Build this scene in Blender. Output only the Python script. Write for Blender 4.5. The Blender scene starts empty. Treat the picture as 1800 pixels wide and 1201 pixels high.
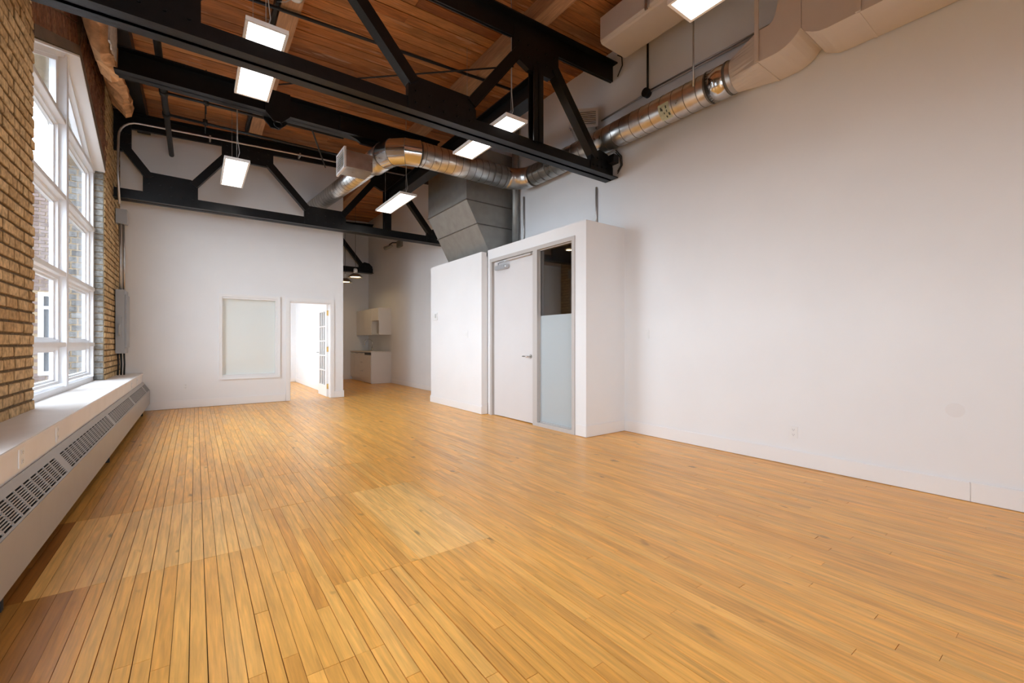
import bpy, bmesh, math, random
from mathutils import Vector, Matrix
random.seed(7)
S = bpy.context.scene
COL = S.collection

# ------------------------------------------------------------------ camera, sky, exposure
F_PX, HORIZON, CAM_H = 764.0, 603.0, 1.2
YAW = math.atan2(556.0, F_PX)                      # camera turned right of the room's long axis
cd = bpy.data.cameras.new('camera'); cam = bpy.data.objects.new('camera', cd); COL.objects.link(cam)
cam.location = (0, 0, CAM_H); cam.rotation_euler = (math.pi/2, 0, -YAW)
cd.sensor_width = 36.0; cd.lens = 36.0*F_PX/1800.0
cd.shift_y = (HORIZON-600.5)/1800.0
cd.clip_start = 0.05; cd.clip_end = 300
S.camera = cam
S.view_settings.view_transform = 'Standard'
S.view_settings.look = 'None'
S.view_settings.gamma = 1.0
S.view_settings.exposure = 0.0
S.view_settings.use_curve_mapping = False
SKY_STRENGTH = 13.0
LED_STRENGTH = 7.0
w = bpy.data.worlds.new('sky'); S.world = w; w.use_nodes = True
bg = w.node_tree.nodes['Background']; bg.inputs[0].default_value = (0.83, 0.93, 1.06, 1); bg.inputs[1].default_value = SKY_STRENGTH
S.cycles.use_denoising = True
S.cycles.max_bounces = 12; S.cycles.diffuse_bounces = 6; S.cycles.glossy_bounces = 4
S.cycles.transparent_max_bounces = 12
S.cycles.sample_clamp_indirect = 6.0
S.cycles.caustics_reflective = False; S.cycles.caustics_refractive = False

# ------------------------------------------------------------------ materials
def mat(name, col, rough=0.5, metal=0.0, spec=0.5, noise=0.0, nscale=8.0, bump=0.0, bscale=60.0, stretch=None, emit=None, estr=0.0):
    m = bpy.data.materials.new(name); m.use_nodes = True
    nt = m.node_tree; p = nt.nodes['Principled BSDF']
    p.inputs['Base Color'].default_value = (*col, 1)
    p.inputs['Roughness'].default_value = rough
    p.inputs['Metallic'].default_value = metal
    p.inputs['Specular IOR Level'].default_value = spec
    if emit:
        p.inputs['Emission Color'].default_value = (*emit, 1); p.inputs['Emission Strength'].default_value = estr
    if noise or bump:
        tc = nt.nodes.new('ShaderNodeNewGeometry'); mp = nt.nodes.new('ShaderNodeMapping')
        nt.links.new(tc.outputs['Position'], mp.inputs['Vector'])
        if stretch: mp.inputs['Scale'].default_value = stretch
    if noise:
        n = nt.nodes.new('ShaderNodeTexNoise'); n.inputs['Scale'].default_value = nscale; n.inputs['Detail'].default_value = 5
        nt.links.new(mp.outputs[0], n.inputs['Vector'])
        mr = nt.nodes.new('ShaderNodeMapRange'); mr.inputs['To Min'].default_value = 1-noise; mr.inputs['To Max'].default_value = 1+noise
        mr.inputs['From Min'].default_value = 0.3; mr.inputs['From Max'].default_value = 0.7
        nt.links.new(n.outputs[0], mr.inputs['Value'])
        mx = nt.nodes.new('ShaderNodeVectorMath'); mx.operation = 'SCALE'; mx.inputs[0].default_value = col
        nt.links.new(mr.outputs[0], mx.inputs['Scale']); nt.links.new(mx.outputs[0], p.inputs['Base Color'])
        if metal > 0.5:
            m2 = nt.nodes.new('ShaderNodeMapRange'); m2.inputs['To Min'].default_value = rough-0.08; m2.inputs['To Max'].default_value = rough+0.1
            nt.links.new(n.outputs[0], m2.inputs['Value']); nt.links.new(m2.outputs[0], p.inputs['Roughness'])
    if bump:
        b = nt.nodes.new('ShaderNodeTexNoise'); b.inputs['Scale'].default_value = bscale; b.inputs['Detail'].default_value = 4
        nt.links.new(mp.outputs[0], b.inputs['Vector'])
        bp = nt.nodes.new('ShaderNodeBump'); bp.inputs['Strength'].default_value = bump; bp.inputs['Distance'].default_value = 0.01
        nt.links.new(b.outputs[0], bp.inputs['Height']); nt.links.new(bp.outputs[0], p.inputs['Normal'])
    return m

def wood(name, c_dark, c_mid, c_light, along, rough, grain=0.25, coat=0.0, blotch=0.2, knots=True, bump=0.15, scuff=0.0):
    """boards: colour attribute 'tint' = (random, age, wear); grain runs along one axis"""
    m = bpy.data.materials.new(name); m.use_nodes = True
    nt = m.node_tree; N = nt.nodes; L = nt.links; p = N['Principled BSDF']
    g = N.new('ShaderNodeNewGeometry'); at = N.new('ShaderNodeAttribute'); at.attribute_name = 'tint'
    sp = N.new('ShaderNodeSeparateColor'); L.new(at.outputs['Color'], sp.inputs[0])
    off = N.new('ShaderNodeVectorMath'); off.operation = 'SCALE'; off.inputs[0].default_value = (17, 31, 7); L.new(sp.outputs[0], off.inputs['Scale'])
    ad = N.new('ShaderNodeVectorMath'); L.new(g.outputs['Position'], ad.inputs[0]); L.new(off.outputs[0], ad.inputs[1])
    def noise(scale, sc, det=4, dist=0.0, src=ad):
        mp = N.new('ShaderNodeMapping'); mp.inputs['Scale'].default_value = sc; L.new(src.outputs[0], mp.inputs['Vector'])
        n = N.new('ShaderNodeTexNoise'); n.inputs['Scale'].default_value = scale; n.inputs['Detail'].default_value = det; n.inputs['Distortion'].default_value = dist
        L.new(mp.outputs[0], n.inputs['Vector']); return n
    lo = {'x': (0.06, 1, 1), 'y': (1, 0.06, 1)}[along]
    md = {'x': (0.3, 1, 1), 'y': (1, 0.3, 1)}[along]
    n1 = noise(55, lo, 6, 0.4); n2 = noise(5, md, 3); n3 = noise(130, lo, 3)
    rp = N.new('ShaderNodeValToRGB'); L.new(sp.outputs[0], rp.inputs[0])
    e = rp.color_ramp.elements; e[0].color = (*c_dark, 1); e[1].color = (*c_light, 1); k = e.new(0.45); k.color = (*c_mid, 1)
    def mul(a, fac_out, lo_, hi_, f0=0.3, f1=0.7):
        r = N.new('ShaderNodeMapRange'); r.inputs['From Min'].default_value = f0; r.inputs['From Max'].default_value = f1
        r.inputs['To Min'].default_value = lo_; r.inputs['To Max'].default_value = hi_; L.new(fac_out, r.inputs['Value'])
        v = N.new('ShaderNodeVectorMath'); v.operation = 'SCALE'; L.new(a, v.inputs[0]); L.new(r.outputs[0], v.inputs['Scale']); return v.outputs[0]
    c = mul(rp.outputs[0], n1.outputs[0], 1-grain, 1+grain*0.6)
    c = mul(c, n2.outputs[0], 1-blotch, 1+blotch*0.7)
    c = mul(c, n3.outputs[0], 1-grain*0.35, 1+grain*0.3)
    # pale, re-sanded boards (tint green) and dark dirty boards (tint blue)
    mx = N.new('ShaderNodeMix'); mx.data_type = 'RGBA'; L.new(sp.outputs[1], mx.inputs['Factor']); L.new(c, mx.inputs['A'])
    pale = N.new('ShaderNodeVectorMath'); pale.operation = 'MULTIPLY'; pale.inputs[1].default_value = (1.12, 1.26, 1.75); L.new(c, pale.inputs[0]); L.new(pale.outputs[0], mx.inputs['B'])
    m3 = N.new('ShaderNodeMix'); m3.data_type = 'RGBA'; L.new(sp.outputs[2], m3.inputs['Factor']); L.new(mx.outputs['Result'], m3.inputs['A'])
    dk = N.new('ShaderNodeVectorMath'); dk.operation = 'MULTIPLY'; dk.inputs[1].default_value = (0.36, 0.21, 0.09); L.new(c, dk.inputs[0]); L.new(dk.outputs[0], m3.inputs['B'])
    out = m3.outputs['Result']
    if knots:
        kn = noise(7, {'x': (0.6, 1.3, 1), 'y': (1.3, 0.6, 1)}[along], 2)
        out = mul(out, kn.outputs[0], 0.45, 1.0, 0.22, 0.30)
    if scuff:                                        # pale worn scrapes along the grain
        sc_ = noise(9, {'x': (0.25, 1.6, 1), 'y': (1.6, 0.25, 1)}[along], 6, 0.6)
        r2 = N.new('ShaderNodeMapRange'); r2.inputs['From Min'].default_value = 0.60; r2.inputs['From Max'].default_value = 0.72; r2.inputs['To Max'].default_value = scuff; L.new(sc_.outputs[0], r2.inputs['Value'])
        m4 = N.new('ShaderNodeMix'); m4.data_type = 'RGBA'; L.new(r2.outputs[0], m4.inputs['Factor']); L.new(out, m4.inputs['A']); m4.inputs['B'].default_value = (0.62, 0.42, 0.28, 1); out = m4.outputs['Result']
    L.new(out, p.inputs['Base Color'])
    rr = N.new('ShaderNodeMapRange'); rr.inputs['To Min'].default_value = rough-0.07; rr.inputs['To Max'].default_value = rough+0.13; L.new(n2.outputs[0], rr.inputs['Value']); L.new(rr.outputs[0], p.inputs['Roughness'])
    p.inputs['Coat Weight'].default_value = coat; p.inputs['Coat Roughness'].default_value = 0.22
    if bump:
        bp = N.new('ShaderNodeBump'); bp.inputs['Strength'].default_value = bump; bp.inputs['Distance'].default_value = 0.002
        L.new(n1.outputs[0], bp.inputs['Height']); L.new(bp.outputs[0], p.inputs['Normal'])
    return m

def brickmat(name, c0, c1, bump=0.6):
    m = bpy.data.materials.new(name); m.use_nodes = True
    nt = m.node_tree; N = nt.nodes; L = nt.links; p = N['Principled BSDF']
    g = N.new('ShaderNodeNewGeometry'); at = N.new('ShaderNodeAttribute'); at.attribute_name = 'tint'
    sp = N.new('ShaderNodeSeparateColor'); L.new(at.outputs['Color'], sp.inputs[0])
    mx = N.new('ShaderNodeMix'); mx.data_type = 'RGBA'; mx.inputs['A'].default_value = (*c0, 1); mx.inputs['B'].default_value = (*c1, 1); L.new(sp.outputs[0], mx.inputs['Factor'])
    n = N.new('ShaderNodeTexNoise'); n.inputs['Scale'].default_value = 26; n.inputs['Detail'].default_value = 7; L.new(g.outputs['Position'], n.inputs['Vector'])
    r = N.new('ShaderNodeMapRange'); r.inputs['From Min'].default_value = 0.28; r.inputs['From Max'].default_value = 0.62; r.inputs['To Min'].default_value = 0.55; r.inputs['To Max'].default_value = 1.12; L.new(n.outputs[0], r.inputs['Value'])
    v = N.new('ShaderNodeVectorMath'); v.operation = 'SCALE'; ms = N.new('ShaderNodeMix'); ms.data_type = 'RGBA'; L.new(sp.outputs[2], ms.inputs['Factor']); L.new(mx.outputs['Result'], ms.inputs['A']); ms.inputs['B'].default_value = (c0[0]*0.5, c0[1]*0.48, c0[2]*0.45, 1)
    L.new(ms.outputs['Result'], v.inputs[0]); L.new(r.outputs[0], v.inputs['Scale']); L.new(v.outputs[0], p.inputs['Base Color'])
    p.inputs['Roughness'].default_value = 0.9; p.inputs['Specular IOR Level'].default_value = 0.2
    bp = N.new('ShaderNodeBump'); bp.inputs['Strength'].default_value = bump; bp.inputs['Distance'].default_value = 0.012; L.new(n.outputs[0], bp.inputs['Height']); L.new(bp.outputs[0], p.inputs['Normal'])
    return m

def glassmat(name, tint, gloss):
    m = bpy.data.materials.new(name); m.use_nodes = True
    nt = m.node_tree; N = nt.nodes; L = nt.links; N.remove(N['Principled BSDF']); o = N['Material Output']
    t = N.new('ShaderNodeBsdfTransparent'); t.inputs[0].default_value = (*tint, 1)
    gl = N.new('ShaderNodeBsdfGlossy'); gl.inputs['Roughness'].default_value = 0.02
    fr = N.new('ShaderNodeFresnel'); fr.inputs[0].default_value = 1.45
    mu = N.new('ShaderNodeMath'); mu.operation = 'MULTIPLY'; mu.inputs[1].default_value = gloss; L.new(fr.outputs[0], mu.inputs[0])
    mx = N.new('ShaderNodeMixShader'); L.new(mu.outputs[0], mx.inputs[0]); L.new(t.outputs[0], mx.inputs[1]); L.new(gl.outputs[0], mx.inputs[2]); L.new(mx.outputs[0], o.inputs[0])
    return m

def frostmat(name, col, trans):
    m = bpy.data.materials.new(name); m.use_nodes = True
    nt = m.node_tree; N = nt.nodes; L = nt.links; p = N['Principled BSDF']; o = N['Material Output']
    p.inputs['Base Color'].default_value = (*col, 1); p.inputs['Roughness'].default_value = 0.25
    t = N.new('ShaderNodeBsdfTranslucent'); t.inputs[0].default_value = (*col, 1)
    mx = N.new('ShaderNodeMixShader'); mx.inputs[0].default_value = trans; L.new(p.outputs[0], mx.inputs[1]); L.new(t.outputs[0], mx.inputs[2]); L.new(mx.outputs[0], o.inputs[0])
    return m

M = dict(
    wall=mat('white_wall_paint', (0.80, 0.80, 0.80), 0.6, spec=0.3, noise=0.015, nscale=2.0, bump=0.03, bscale=180),
    trim=mat('white_trim_paint', (0.82, 0.81, 0.80), 0.38, spec=0.45, noise=0.01, nscale=3),
    ledge=mat('white_ledge_paint', (0.80, 0.76, 0.73), 0.45, noise=0.03, nscale=5),
    alu=mat('white_aluminium', (0.80, 0.81, 0.83), 0.35, noise=0.02, nscale=6),
    gap=mat('dark_gap', (0.03, 0.016, 0.008), 0.95, spec=0.1, noise=0.3, nscale=20),
    mortar=mat('old_mortar', (0.20, 0.145, 0.09), 0.95, spec=0.1, noise=0.3, nscale=30, bump=0.5, bscale=90),
    steel=mat('black_painted_steel', (0.0045, 0.0042, 0.0042), 0.40, spec=0.32, noise=0.35, nscale=14, bump=0.08, bscale=70),
    blackpipe=mat('black_iron_pipe', (0.008, 0.0075, 0.0075), 0.5, noise=0.3, nscale=20),
    galv=mat('galvanised_sheet', (0.62, 0.60, 0.57), 0.30, metal=1.0, noise=0.10, nscale=11),
    bright=mat('bright_galvanised_elbow', (0.72, 0.71, 0.70), 0.16, metal=1.0, noise=0.05, nscale=9),
    plenum=mat('dull_galvanised_plenum', (0.36, 0.355, 0.33), 0.48, metal=0.75, noise=0.10, nscale=7),
    seam=mat('dark_duct_seam', (0.20, 0.19, 0.175), 0.5, metal=0.6, noise=0.2, nscale=15),
    conduit=mat('steel_conduit', (0.50, 0.48, 0.46), 0.35, metal=0.9, noise=0.08, nscale=20),
    pduct=mat('beige_painted_duct', (0.66, 0.60, 0.55), 0.55, noise=0.02, nscale=4),
    unit=mat('off_white_unit_casing', (0.70, 0.65, 0.62), 0.5, noise=0.02, nscale=4),
    rad=mat('grey_radiator_enamel', (0.36, 0.335, 0.31), 0.42, noise=0.03, nscale=6),
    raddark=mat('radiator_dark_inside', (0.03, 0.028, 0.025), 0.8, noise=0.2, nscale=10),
    doorgrey=mat('pale_grey_door_paint', (0.66, 0.64, 0.635), 0.42, noise=0.012, nscale=3),
    framegrey=mat('taupe_door_frame_paint', (0.52, 0.49, 0.465), 0.42, noise=0.015, nscale=4),
    closer=mat('satin_aluminium_closer', (0.55, 0.56, 0.58), 0.35, metal=0.8, noise=0.05, nscale=20),
    brass=mat('brass', (0.72, 0.48, 0.16), 0.3, metal=1.0, noise=0.05, nscale=30),
    chrome=mat('brushed_chrome', (0.6, 0.59, 0.57), 0.25, metal=1.0, noise=0.05, nscale=30),
    plastic=mat('white_plastic', (0.80, 0.80, 0.79), 0.35, noise=0.01, nscale=10),
    plasticgrey=mat('shadowed_slot_plastic', (0.30, 0.30, 0.30), 0.5, noise=0.05, nscale=10),
    panelgrey=mat('grey_electrical_enamel', (0.36, 0.37, 0.38), 0.4, noise=0.03, nscale=9),
    cabinet=mat('white_gloss_cabinet', (0.74, 0.71, 0.67), 0.3, noise=0.01, nscale=3),
    counter=mat('pale_laminate_counter', (0.66, 0.62, 0.57), 0.3, noise=0.06, nscale=25),
    blackplastic=mat('black_plastic', (0.02, 0.02, 0.02), 0.35, noise=0.1, nscale=20),
    cable=mat('pale_cable', (0.45, 0.44, 0.42), 0.5, noise=0.05, nscale=20),
    frost=frostmat('frosted_film_glass', (0.62, 0.68, 0.70), 0.30),
    frostwin=frostmat('frosted_office_glass', (0.84, 0.87, 0.86), 0.6),
    glass=glassmat('clear_window_glass', (0.97, 0.98, 0.98), 0.25),
    darkglass=glassmat('clear_sidelight_glass', (0.90, 0.90, 0.90), 0.5),
    led=mat('lit_led_diffuser', (0.9, 0.88, 0.85), 0.5, emit=(1.0, 0.975, 0.94), estr=LED_STRENGTH, noise=0.005, nscale=2),
    ledframe=mat('satin_light_frame', (0.88, 0.86, 0.83), 0.4, noise=0.02, nscale=10),
    bulb=mat('warm_lit_bulb', (1, 0.85, 0.6), 0.5, emit=(1.0, 0.72, 0.38), estr=14.0, noise=0.005, nscale=2),
    down=mat('warm_lit_downlight', (1, 0.9, 0.7), 0.5, emit=(1.0, 0.83, 0.5), estr=14.0, noise=0.005, nscale=2),
    shade=mat('spun_metal_shade', (0.42, 0.40, 0.38), 0.3, metal=0.9, noise=0.04, nscale=20),
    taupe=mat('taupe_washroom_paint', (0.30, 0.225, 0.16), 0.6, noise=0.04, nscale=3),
    parge=mat('orange_brown_rubble', (0.50, 0.27, 0.13), 0.95, spec=0.1, noise=0.40, nscale=9, bump=0.8, bscale=30),
    plaster=mat('torn_white_plaster', (0.55, 0.50, 0.45), 0.95, spec=0.1, noise=0.2, nscale=20, bump=0.5, bscale=40),
    lintel=mat('brown_lintel_board', (0.17, 0.12, 0.085), 0.7, noise=0.2, nscale=12, stretch=(1, 0.2, 1)),
    asphalt=mat('grey_yard', (0.12, 0.115, 0.11), 0.9, noise=0.15, nscale=2),
    coping=mat('pale_stone_coping', (0.62, 0.58, 0.55), 0.8, noise=0.08, nscale=8),
    pinkbrick=mat('pink_render', (0.50, 0.36, 0.31), 0.9, noise=0.1, nscale=10),
    dullglass=mat('far_window_glass', (0.035, 0.04, 0.045), 0.5, spec=0.1, noise=0.1, nscale=2),
    sticker=mat('pale_green_sticker', (0.52, 0.56, 0.42), 0.5, noise=0.10, nscale=30),
    ink=mat('sticker_ink', (0.05, 0.07, 0.05), 0.6, noise=0.1, nscale=30),
    patchpaint=mat('slightly_darker_patch_paint', (0.765, 0.75, 0.74), 0.5, noise=0.01, nscale=9),
    floor=wood('honey_maple_strip', (0.76, 0.330, 0.052), (0.90, 0.430, 0.080), (0.94, 0.50, 0.115), 'y', 0.36, grain=0.20, coat=0.25, blotch=0.14),
    ceil=wood('amber_ceiling_board', (0.34, 0.110, 0.026), (0.48, 0.175, 0.046), (0.60, 0.27, 0.09), 'x', 0.6, grain=0.30, blotch=0.35, scuff=0.55),
    purlin=wood('pale_brown_timber', (0.40, 0.20, 0.085), (0.46, 0.245, 0.115), (0.52, 0.29, 0.145), 'y', 0.6, grain=0.25, blotch=0.15, knots=False),
    tan=brickmat('tan_brick', (0.52, 0.34, 0.165), (0.68, 0.49, 0.27), 0.4),
    red=brickmat('red_brown_brick', (0.20, 0.085, 0.05), (0.29, 0.15, 0.085)),
    greybrick=brickmat('grey_washed_brick', (0.20, 0.195, 0.18), (0.30, 0.29, 0.27), 0.4),
    outerjamb=brickmat('grey_weathered_jamb_brick', (0.085, 0.078, 0.074), (0.15, 0.14, 0.13), 0.4),
    outbrick=brickmat('brown_grey_outside_brick', (0.10, 0.068, 0.060), (0.15, 0.11, 0.10), 0.4),
)

# ------------------------------------------------------------------ mesh building
BOXF = [(0, 3, 2, 1), (4, 5, 6, 7), (0, 1, 5, 4), (1, 2, 6, 5), (2, 3, 7, 6), (3, 0, 4, 7)]
class MB:
    def __init__(s): s.v = []; s.f = []; s.sm = []; s.t = []; s.fix = False
    def add(s, vs, fs, smooth=False, tint=None):
        b = len(s.v); s.v += [tuple(x) for x in vs]
        for f in fs: s.f.append(tuple(i+b for i in f)); s.sm.append(smooth)
        s.t += [tint or (0.5, 0, 0)]*len(vs); return s
    def box(s, x0, x1, y0, y1, z0, z1, tint=None):
        x0, x1 = min(x0, x1), max(x0, x1); y0, y1 = min(y0, y1), max(y0, y1); z0, z1 = min(z0, z1), max(z0, z1)
        return s.add([(x0, y0, z0), (x1, y0, z0), (x1, y1, z0), (x0, y1, z0), (x0, y0, z1), (x1, y0, z1), (x1, y1, z1), (x0, y1, z1)], BOXF, tint=tint)
    def obox(s, a, b, wid, hei, up=(0, 0, 1), tint=None):
        a = Vector(a); b = Vector(b); d = (b-a).normalized(); u = Vector(up); side = d.cross(u).normalized(); u = side.cross(d).normalized()
        h = side*wid/2; k = u*hei/2
        vs = [a-h-k, a+h-k, b+h-k, b-h-k, a-h+k, a+h+k, b+h+k, b-h+k]
        s.fix = True; return s.add(vs, BOXF, tint=tint)
    def prism(s, pts, axis, c0, c1, tint=None):
        def P(q, c): return {'x': (c, q[0], q[1]), 'y': (q[0], c, q[1]), 'z': (q[0], q[1], c)}[axis]
        n = len(pts); s.fix = True
        return s.add([P(q, c0) for q in pts]+[P(q, c1) for q in pts], [tuple(range(n))[::-1], tuple(range(n, 2*n))]+[(i, (i+1) % n, n+(i+1) % n, n+i) for i in range(n)], tint=tint)
    def tube(s, pts, r, n=12, caps=True, smooth=True):
        P = [Vector(p) for p in pts]; R = r if isinstance(r, (list, tuple)) else [r]*len(P); b = len(s.v); ref = None; vs = []; fs = []
        for i, p in enumerate(P):
            d = ((P[i+1]-p).normalized() if i+1 < len(P) else Vector()) + ((p-P[i-1]).normalized() if i else Vector())
            d.normalize()
            if ref is None: ref = Vector((0, 0, 1)) if abs(d.z) < 0.9 else Vector((1, 0, 0))
            u = (ref - d*ref.dot(d)).normalized(); ref = u; v = d.cross(u)
            k = 1.0
            if 0 < i < len(P)-1:
                c = (P[i+1]-p).normalized().dot((p-P[i-1]).normalized()); k = 1/max(0.5, math.sqrt((1+c)/2))
            bis = None
            for j in range(n):
                a = 2*math.pi*j/n; off = (u*math.cos(a)+v*math.sin(a))*R[i]
                if k > 1.001:
                    t = ((P[i+1]-p).normalized()-(p-P[i-1]).normalized()).normalized(); off += t*off.dot(t)*(k-1)
                vs.append(p+off)
        for i in range(len(P)-1):
            for j in range(n): fs.append((i*n+j, i*n+(j+1) % n, (i+1)*n+(j+1) % n, (i+1)*n+j))
        s.add(vs, fs, smooth)
        if caps:
            for f in (tuple(range(n))[::-1], tuple(range((len(P)-1)*n, len(P)*n))): s.f.append(tuple(i+b for i in f)); s.sm.append(False)
        s.fix = True; return s
    def lathe(s, prof, c, n=24, smooth=True):
        c = Vector(c); vs = []; fs = []
        for r, z in prof:
            for j in range(n): a = 2*math.pi*j/n; vs.append(c+Vector((r*math.cos(a), r*math.sin(a), z)))
        for i in range(len(prof)-1):
            for j in range(n): fs.append((i*n+j, i*n+(j+1) % n, (i+1)*n+(j+1) % n, (i+1)*n+j))
        s.fix = True; return s.add(vs, fs, smooth)
    def build(s, name, m, parent=None, bevel=0.0, origin=None):
        me = bpy.data.meshes.new(name)
        if origin is None:
            if parent is not None: origin = (0, 0, 0)
            else:
                lo = [min(v[i] for v in s.v) for i in range(3)]; hi = [max(v[i] for v in s.v) for i in range(3)]
                origin = ((lo[0]+hi[0])/2, (lo[1]+hi[1])/2, lo[2])
        base = WORLD.get(parent.name, Vector()) if parent is not None else Vector()
        og = Vector(origin) if parent is None else base
        me.from_pydata([tuple(Vector(v)-og) for v in s.v], [], s.f)
        me.polygons.foreach_set('use_smooth', s.sm)
        a = me.color_attributes.new('tint', 'FLOAT_COLOR', 'POINT'); a.data.foreach_set('color', [x for t in s.t for x in (*t, 1.0)])
        if s.fix or bevel:
            bm = bmesh.new(); bm.from_mesh(me)
            if bevel:
                ed = [e for e in bm.edges if e.is_manifold and e.calc_face_angle(0) > 0.6]
                bmesh.ops.bevel(bm, geom=ed, offset=bevel, segments=2, affect='EDGES', clamp_overlap=True)
            bmesh.ops.recalc_face_normals(bm, faces=bm.faces); bm.to_mesh(me); bm.free()
        o = bpy.data.objects.new(name, me); me.materials.append(m if not isinstance(m, str) else M[m]); COL.objects.link(o)
        if parent is not None: o.parent = parent
        else: o.location = og
        WORLD[o.name] = og
        return o
WORLD = {}
def tag(o, label=None, cat=None, group=None, kind=None):
    if label: o['label'] = label
    if cat: o['category'] = cat
    if group: o['group'] = group
    if kind: o['kind'] = kind
    return o
def rect_frame(mb, x0, x1, z0, z1, w, y0, y1, sides='lrtb'):
    i0, i1, k0, k1 = x0+w, x1-w, z0+(w if 'b' in sides else 0), z1-w
    if 'l' in sides: mb.prism([(x0, z0), (i0, k0), (i0, k1), (x0, z1)], 'y', y0, y1)
    if 'r' in sides: mb.prism([(x1, z0), (x1, z1), (i1, k1), (i1, k0)], 'y', y0, y1)
    if 't' in sides: mb.prism([(x0, z1), (i0, k1), (i1, k1), (x1, z1)], 'y', y0, y1)
    if 'b' in sides: mb.prism([(x0, z0), (x1, z0), (i1, k0), (i0, k0)], 'y', y0, y1)
    return mb
def empty(name, loc, label=None, cat=None, group=None, kind=None):
    o = bpy.data.objects.new(name, None); o.location = loc; o.empty_display_size = 0.1; COL.objects.link(o); WORLD[o.name] = Vector(loc)
    return tag(o, label, cat, group, kind)
def copy_tree(src, delta):
    c = src.copy(); COL.objects.link(c); c.location = src.location+Vector(delta); WORLD[c.name] = Vector(c.location)
    for ch in src.children:
        k = ch.copy(); COL.objects.link(k); k.parent = c
        for g in ch.children:
            h = g.copy(); COL.objects.link(h); h.parent = k
    return c

XL, XR, YF, YB, YEND = -1.05, 4.74, 10.0, -4.0, 14.8       # room faces
XO = -1.50                                                  # outside face of the brick wall
def zc(x): return 5.10+0.042*x                              # underside of the sloping board ceiling
def zb(x): return 4.655+0.042*x                             # underside of the truss top chords
SPRING, SILL, APEX = 3.66, 0.67, 4.42
BAYS = [(5.10, 8.47), (10.20, 13.57)]
ADDED_BACKWIN = [(-0.8, 1.75)]; BZ0, BZ1 = 0.40, 2.55  # unseen window added behind the camera as extra daylight
ADDED_SIDEWIN = (0.9, 3.0); SZ1 = 2.45                      # unseen plain window added in the left wall to brighten the room

# ------------------------------------------------------------------ shell: floor
fl = tag(MB().box(-1.05, 6.2, YB, YEND, -0.12, -0.014).build('floor', 'gap'), 'worn honey coloured maple strip floor of the loft', 'floor', kind='structure')
STRIP = 0.0572
def regions(x, y):
    """age / dirt of the boards at a place: (pale, dirty)"""
    if -0.64 < x < 0.30 and 2.96 < y < 4.08: return 0.85, 0.0
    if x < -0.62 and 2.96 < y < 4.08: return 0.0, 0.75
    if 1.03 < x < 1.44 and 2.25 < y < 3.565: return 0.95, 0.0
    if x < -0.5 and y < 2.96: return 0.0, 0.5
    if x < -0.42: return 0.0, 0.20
    return 0.0, 0.0
CUTS = [(-1.05, 0.30, 2.96), (-1.05, 0.30, 4.08), (0.36, 1.62, 3.565), (0.36, 1.80, 4.43), (0.58, 1.45, 2.25), (0.30, 0.60, 1.70), (-0.5, 1.1, 8.9)]
planks_near, planks_far = [], MB()
x = -1.05; i = 0
xs = []
while x < XR-0.001:
    xs.append((x, min(x+STRIP, XR))); x += STRIP
for i, (xa, xb) in enumerate(xs):
    xm = (xa+xb)/2
    ys = [YB]; y = YB+random.uniform(0.3, 2.0)
    while y < YEND:
        ys.append(y); y += random.uniform(0.9, 2.7)
    ys.append(YEND)
    for (ca, cb, cy) in CUTS:
        if ca <= xm <= cb:
            ys = [q for q in ys if abs(q-cy) > 0.35]+[cy]
    ys = sorted(ys)
    gapw = random.choice([0.0012, 0.0016, 0.0024, 0.0032])
    if 0.5 < xm < 1.5: gw2 = random.choice([0.0022, 0.0036, 0.0052])
    else: gw2 = gapw
    for a, b in zip(ys, ys[1:]):
        ymid = (a+b)/2
        pale, dirt = regions(xm, ymid)
        g = gw2 if (ymid < 2.4 and 0.5 < xm < 1.5) else gapw
        if xm > 1.6: g = random.choice([0.0006, 0.0009, 0.0014, 0.0024])
        r = min(1, max(0, random.gauss(0.55, 0.15)))
        if pale > 0.5: r = random.uniform(0.62, 0.85)
        t = (r, min(1, max(0, pale+random.uniform(-0.12, 0.08) if pale else random.choice([0, 0, 0, 0.15]))), min(1, dirt+(random.random()*0.12 if random.random() < 0.25 else 0)))
        top = random.uniform(-0.0012, 0.0006)
        e = 0.0006 if random.random() < 0.6 else 0.0013
        args = (xa+g/2, xb-g/2, a+e, b-e, -0.014, top, t)
        Z = 0.588*xm+0.8086*max(a, 0.9)
        u = 900+764*(0.8086*xm-0.588*max(min(b, 4.6), 0.9))/max(0.3, 0.588*xm+0.8086*max(min(b, 4.6), 0.9))
        if b > 1.0 and Z < 4.6 and xm > -0.75 and xm < 4.7: planks_near.append((Z, args))
        else: planks_far.box(*args)
planks_near.sort(key=lambda q: q[0])
for k, (Z, args) in enumerate(planks_near):
    if k < 298:
        MB().box(*args).build('floorboard', 'floor', fl)
    else: planks_far.box(*args)
tag(planks_far.build('distant_floorboards', 'floor', fl), kind='stuff')

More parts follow.
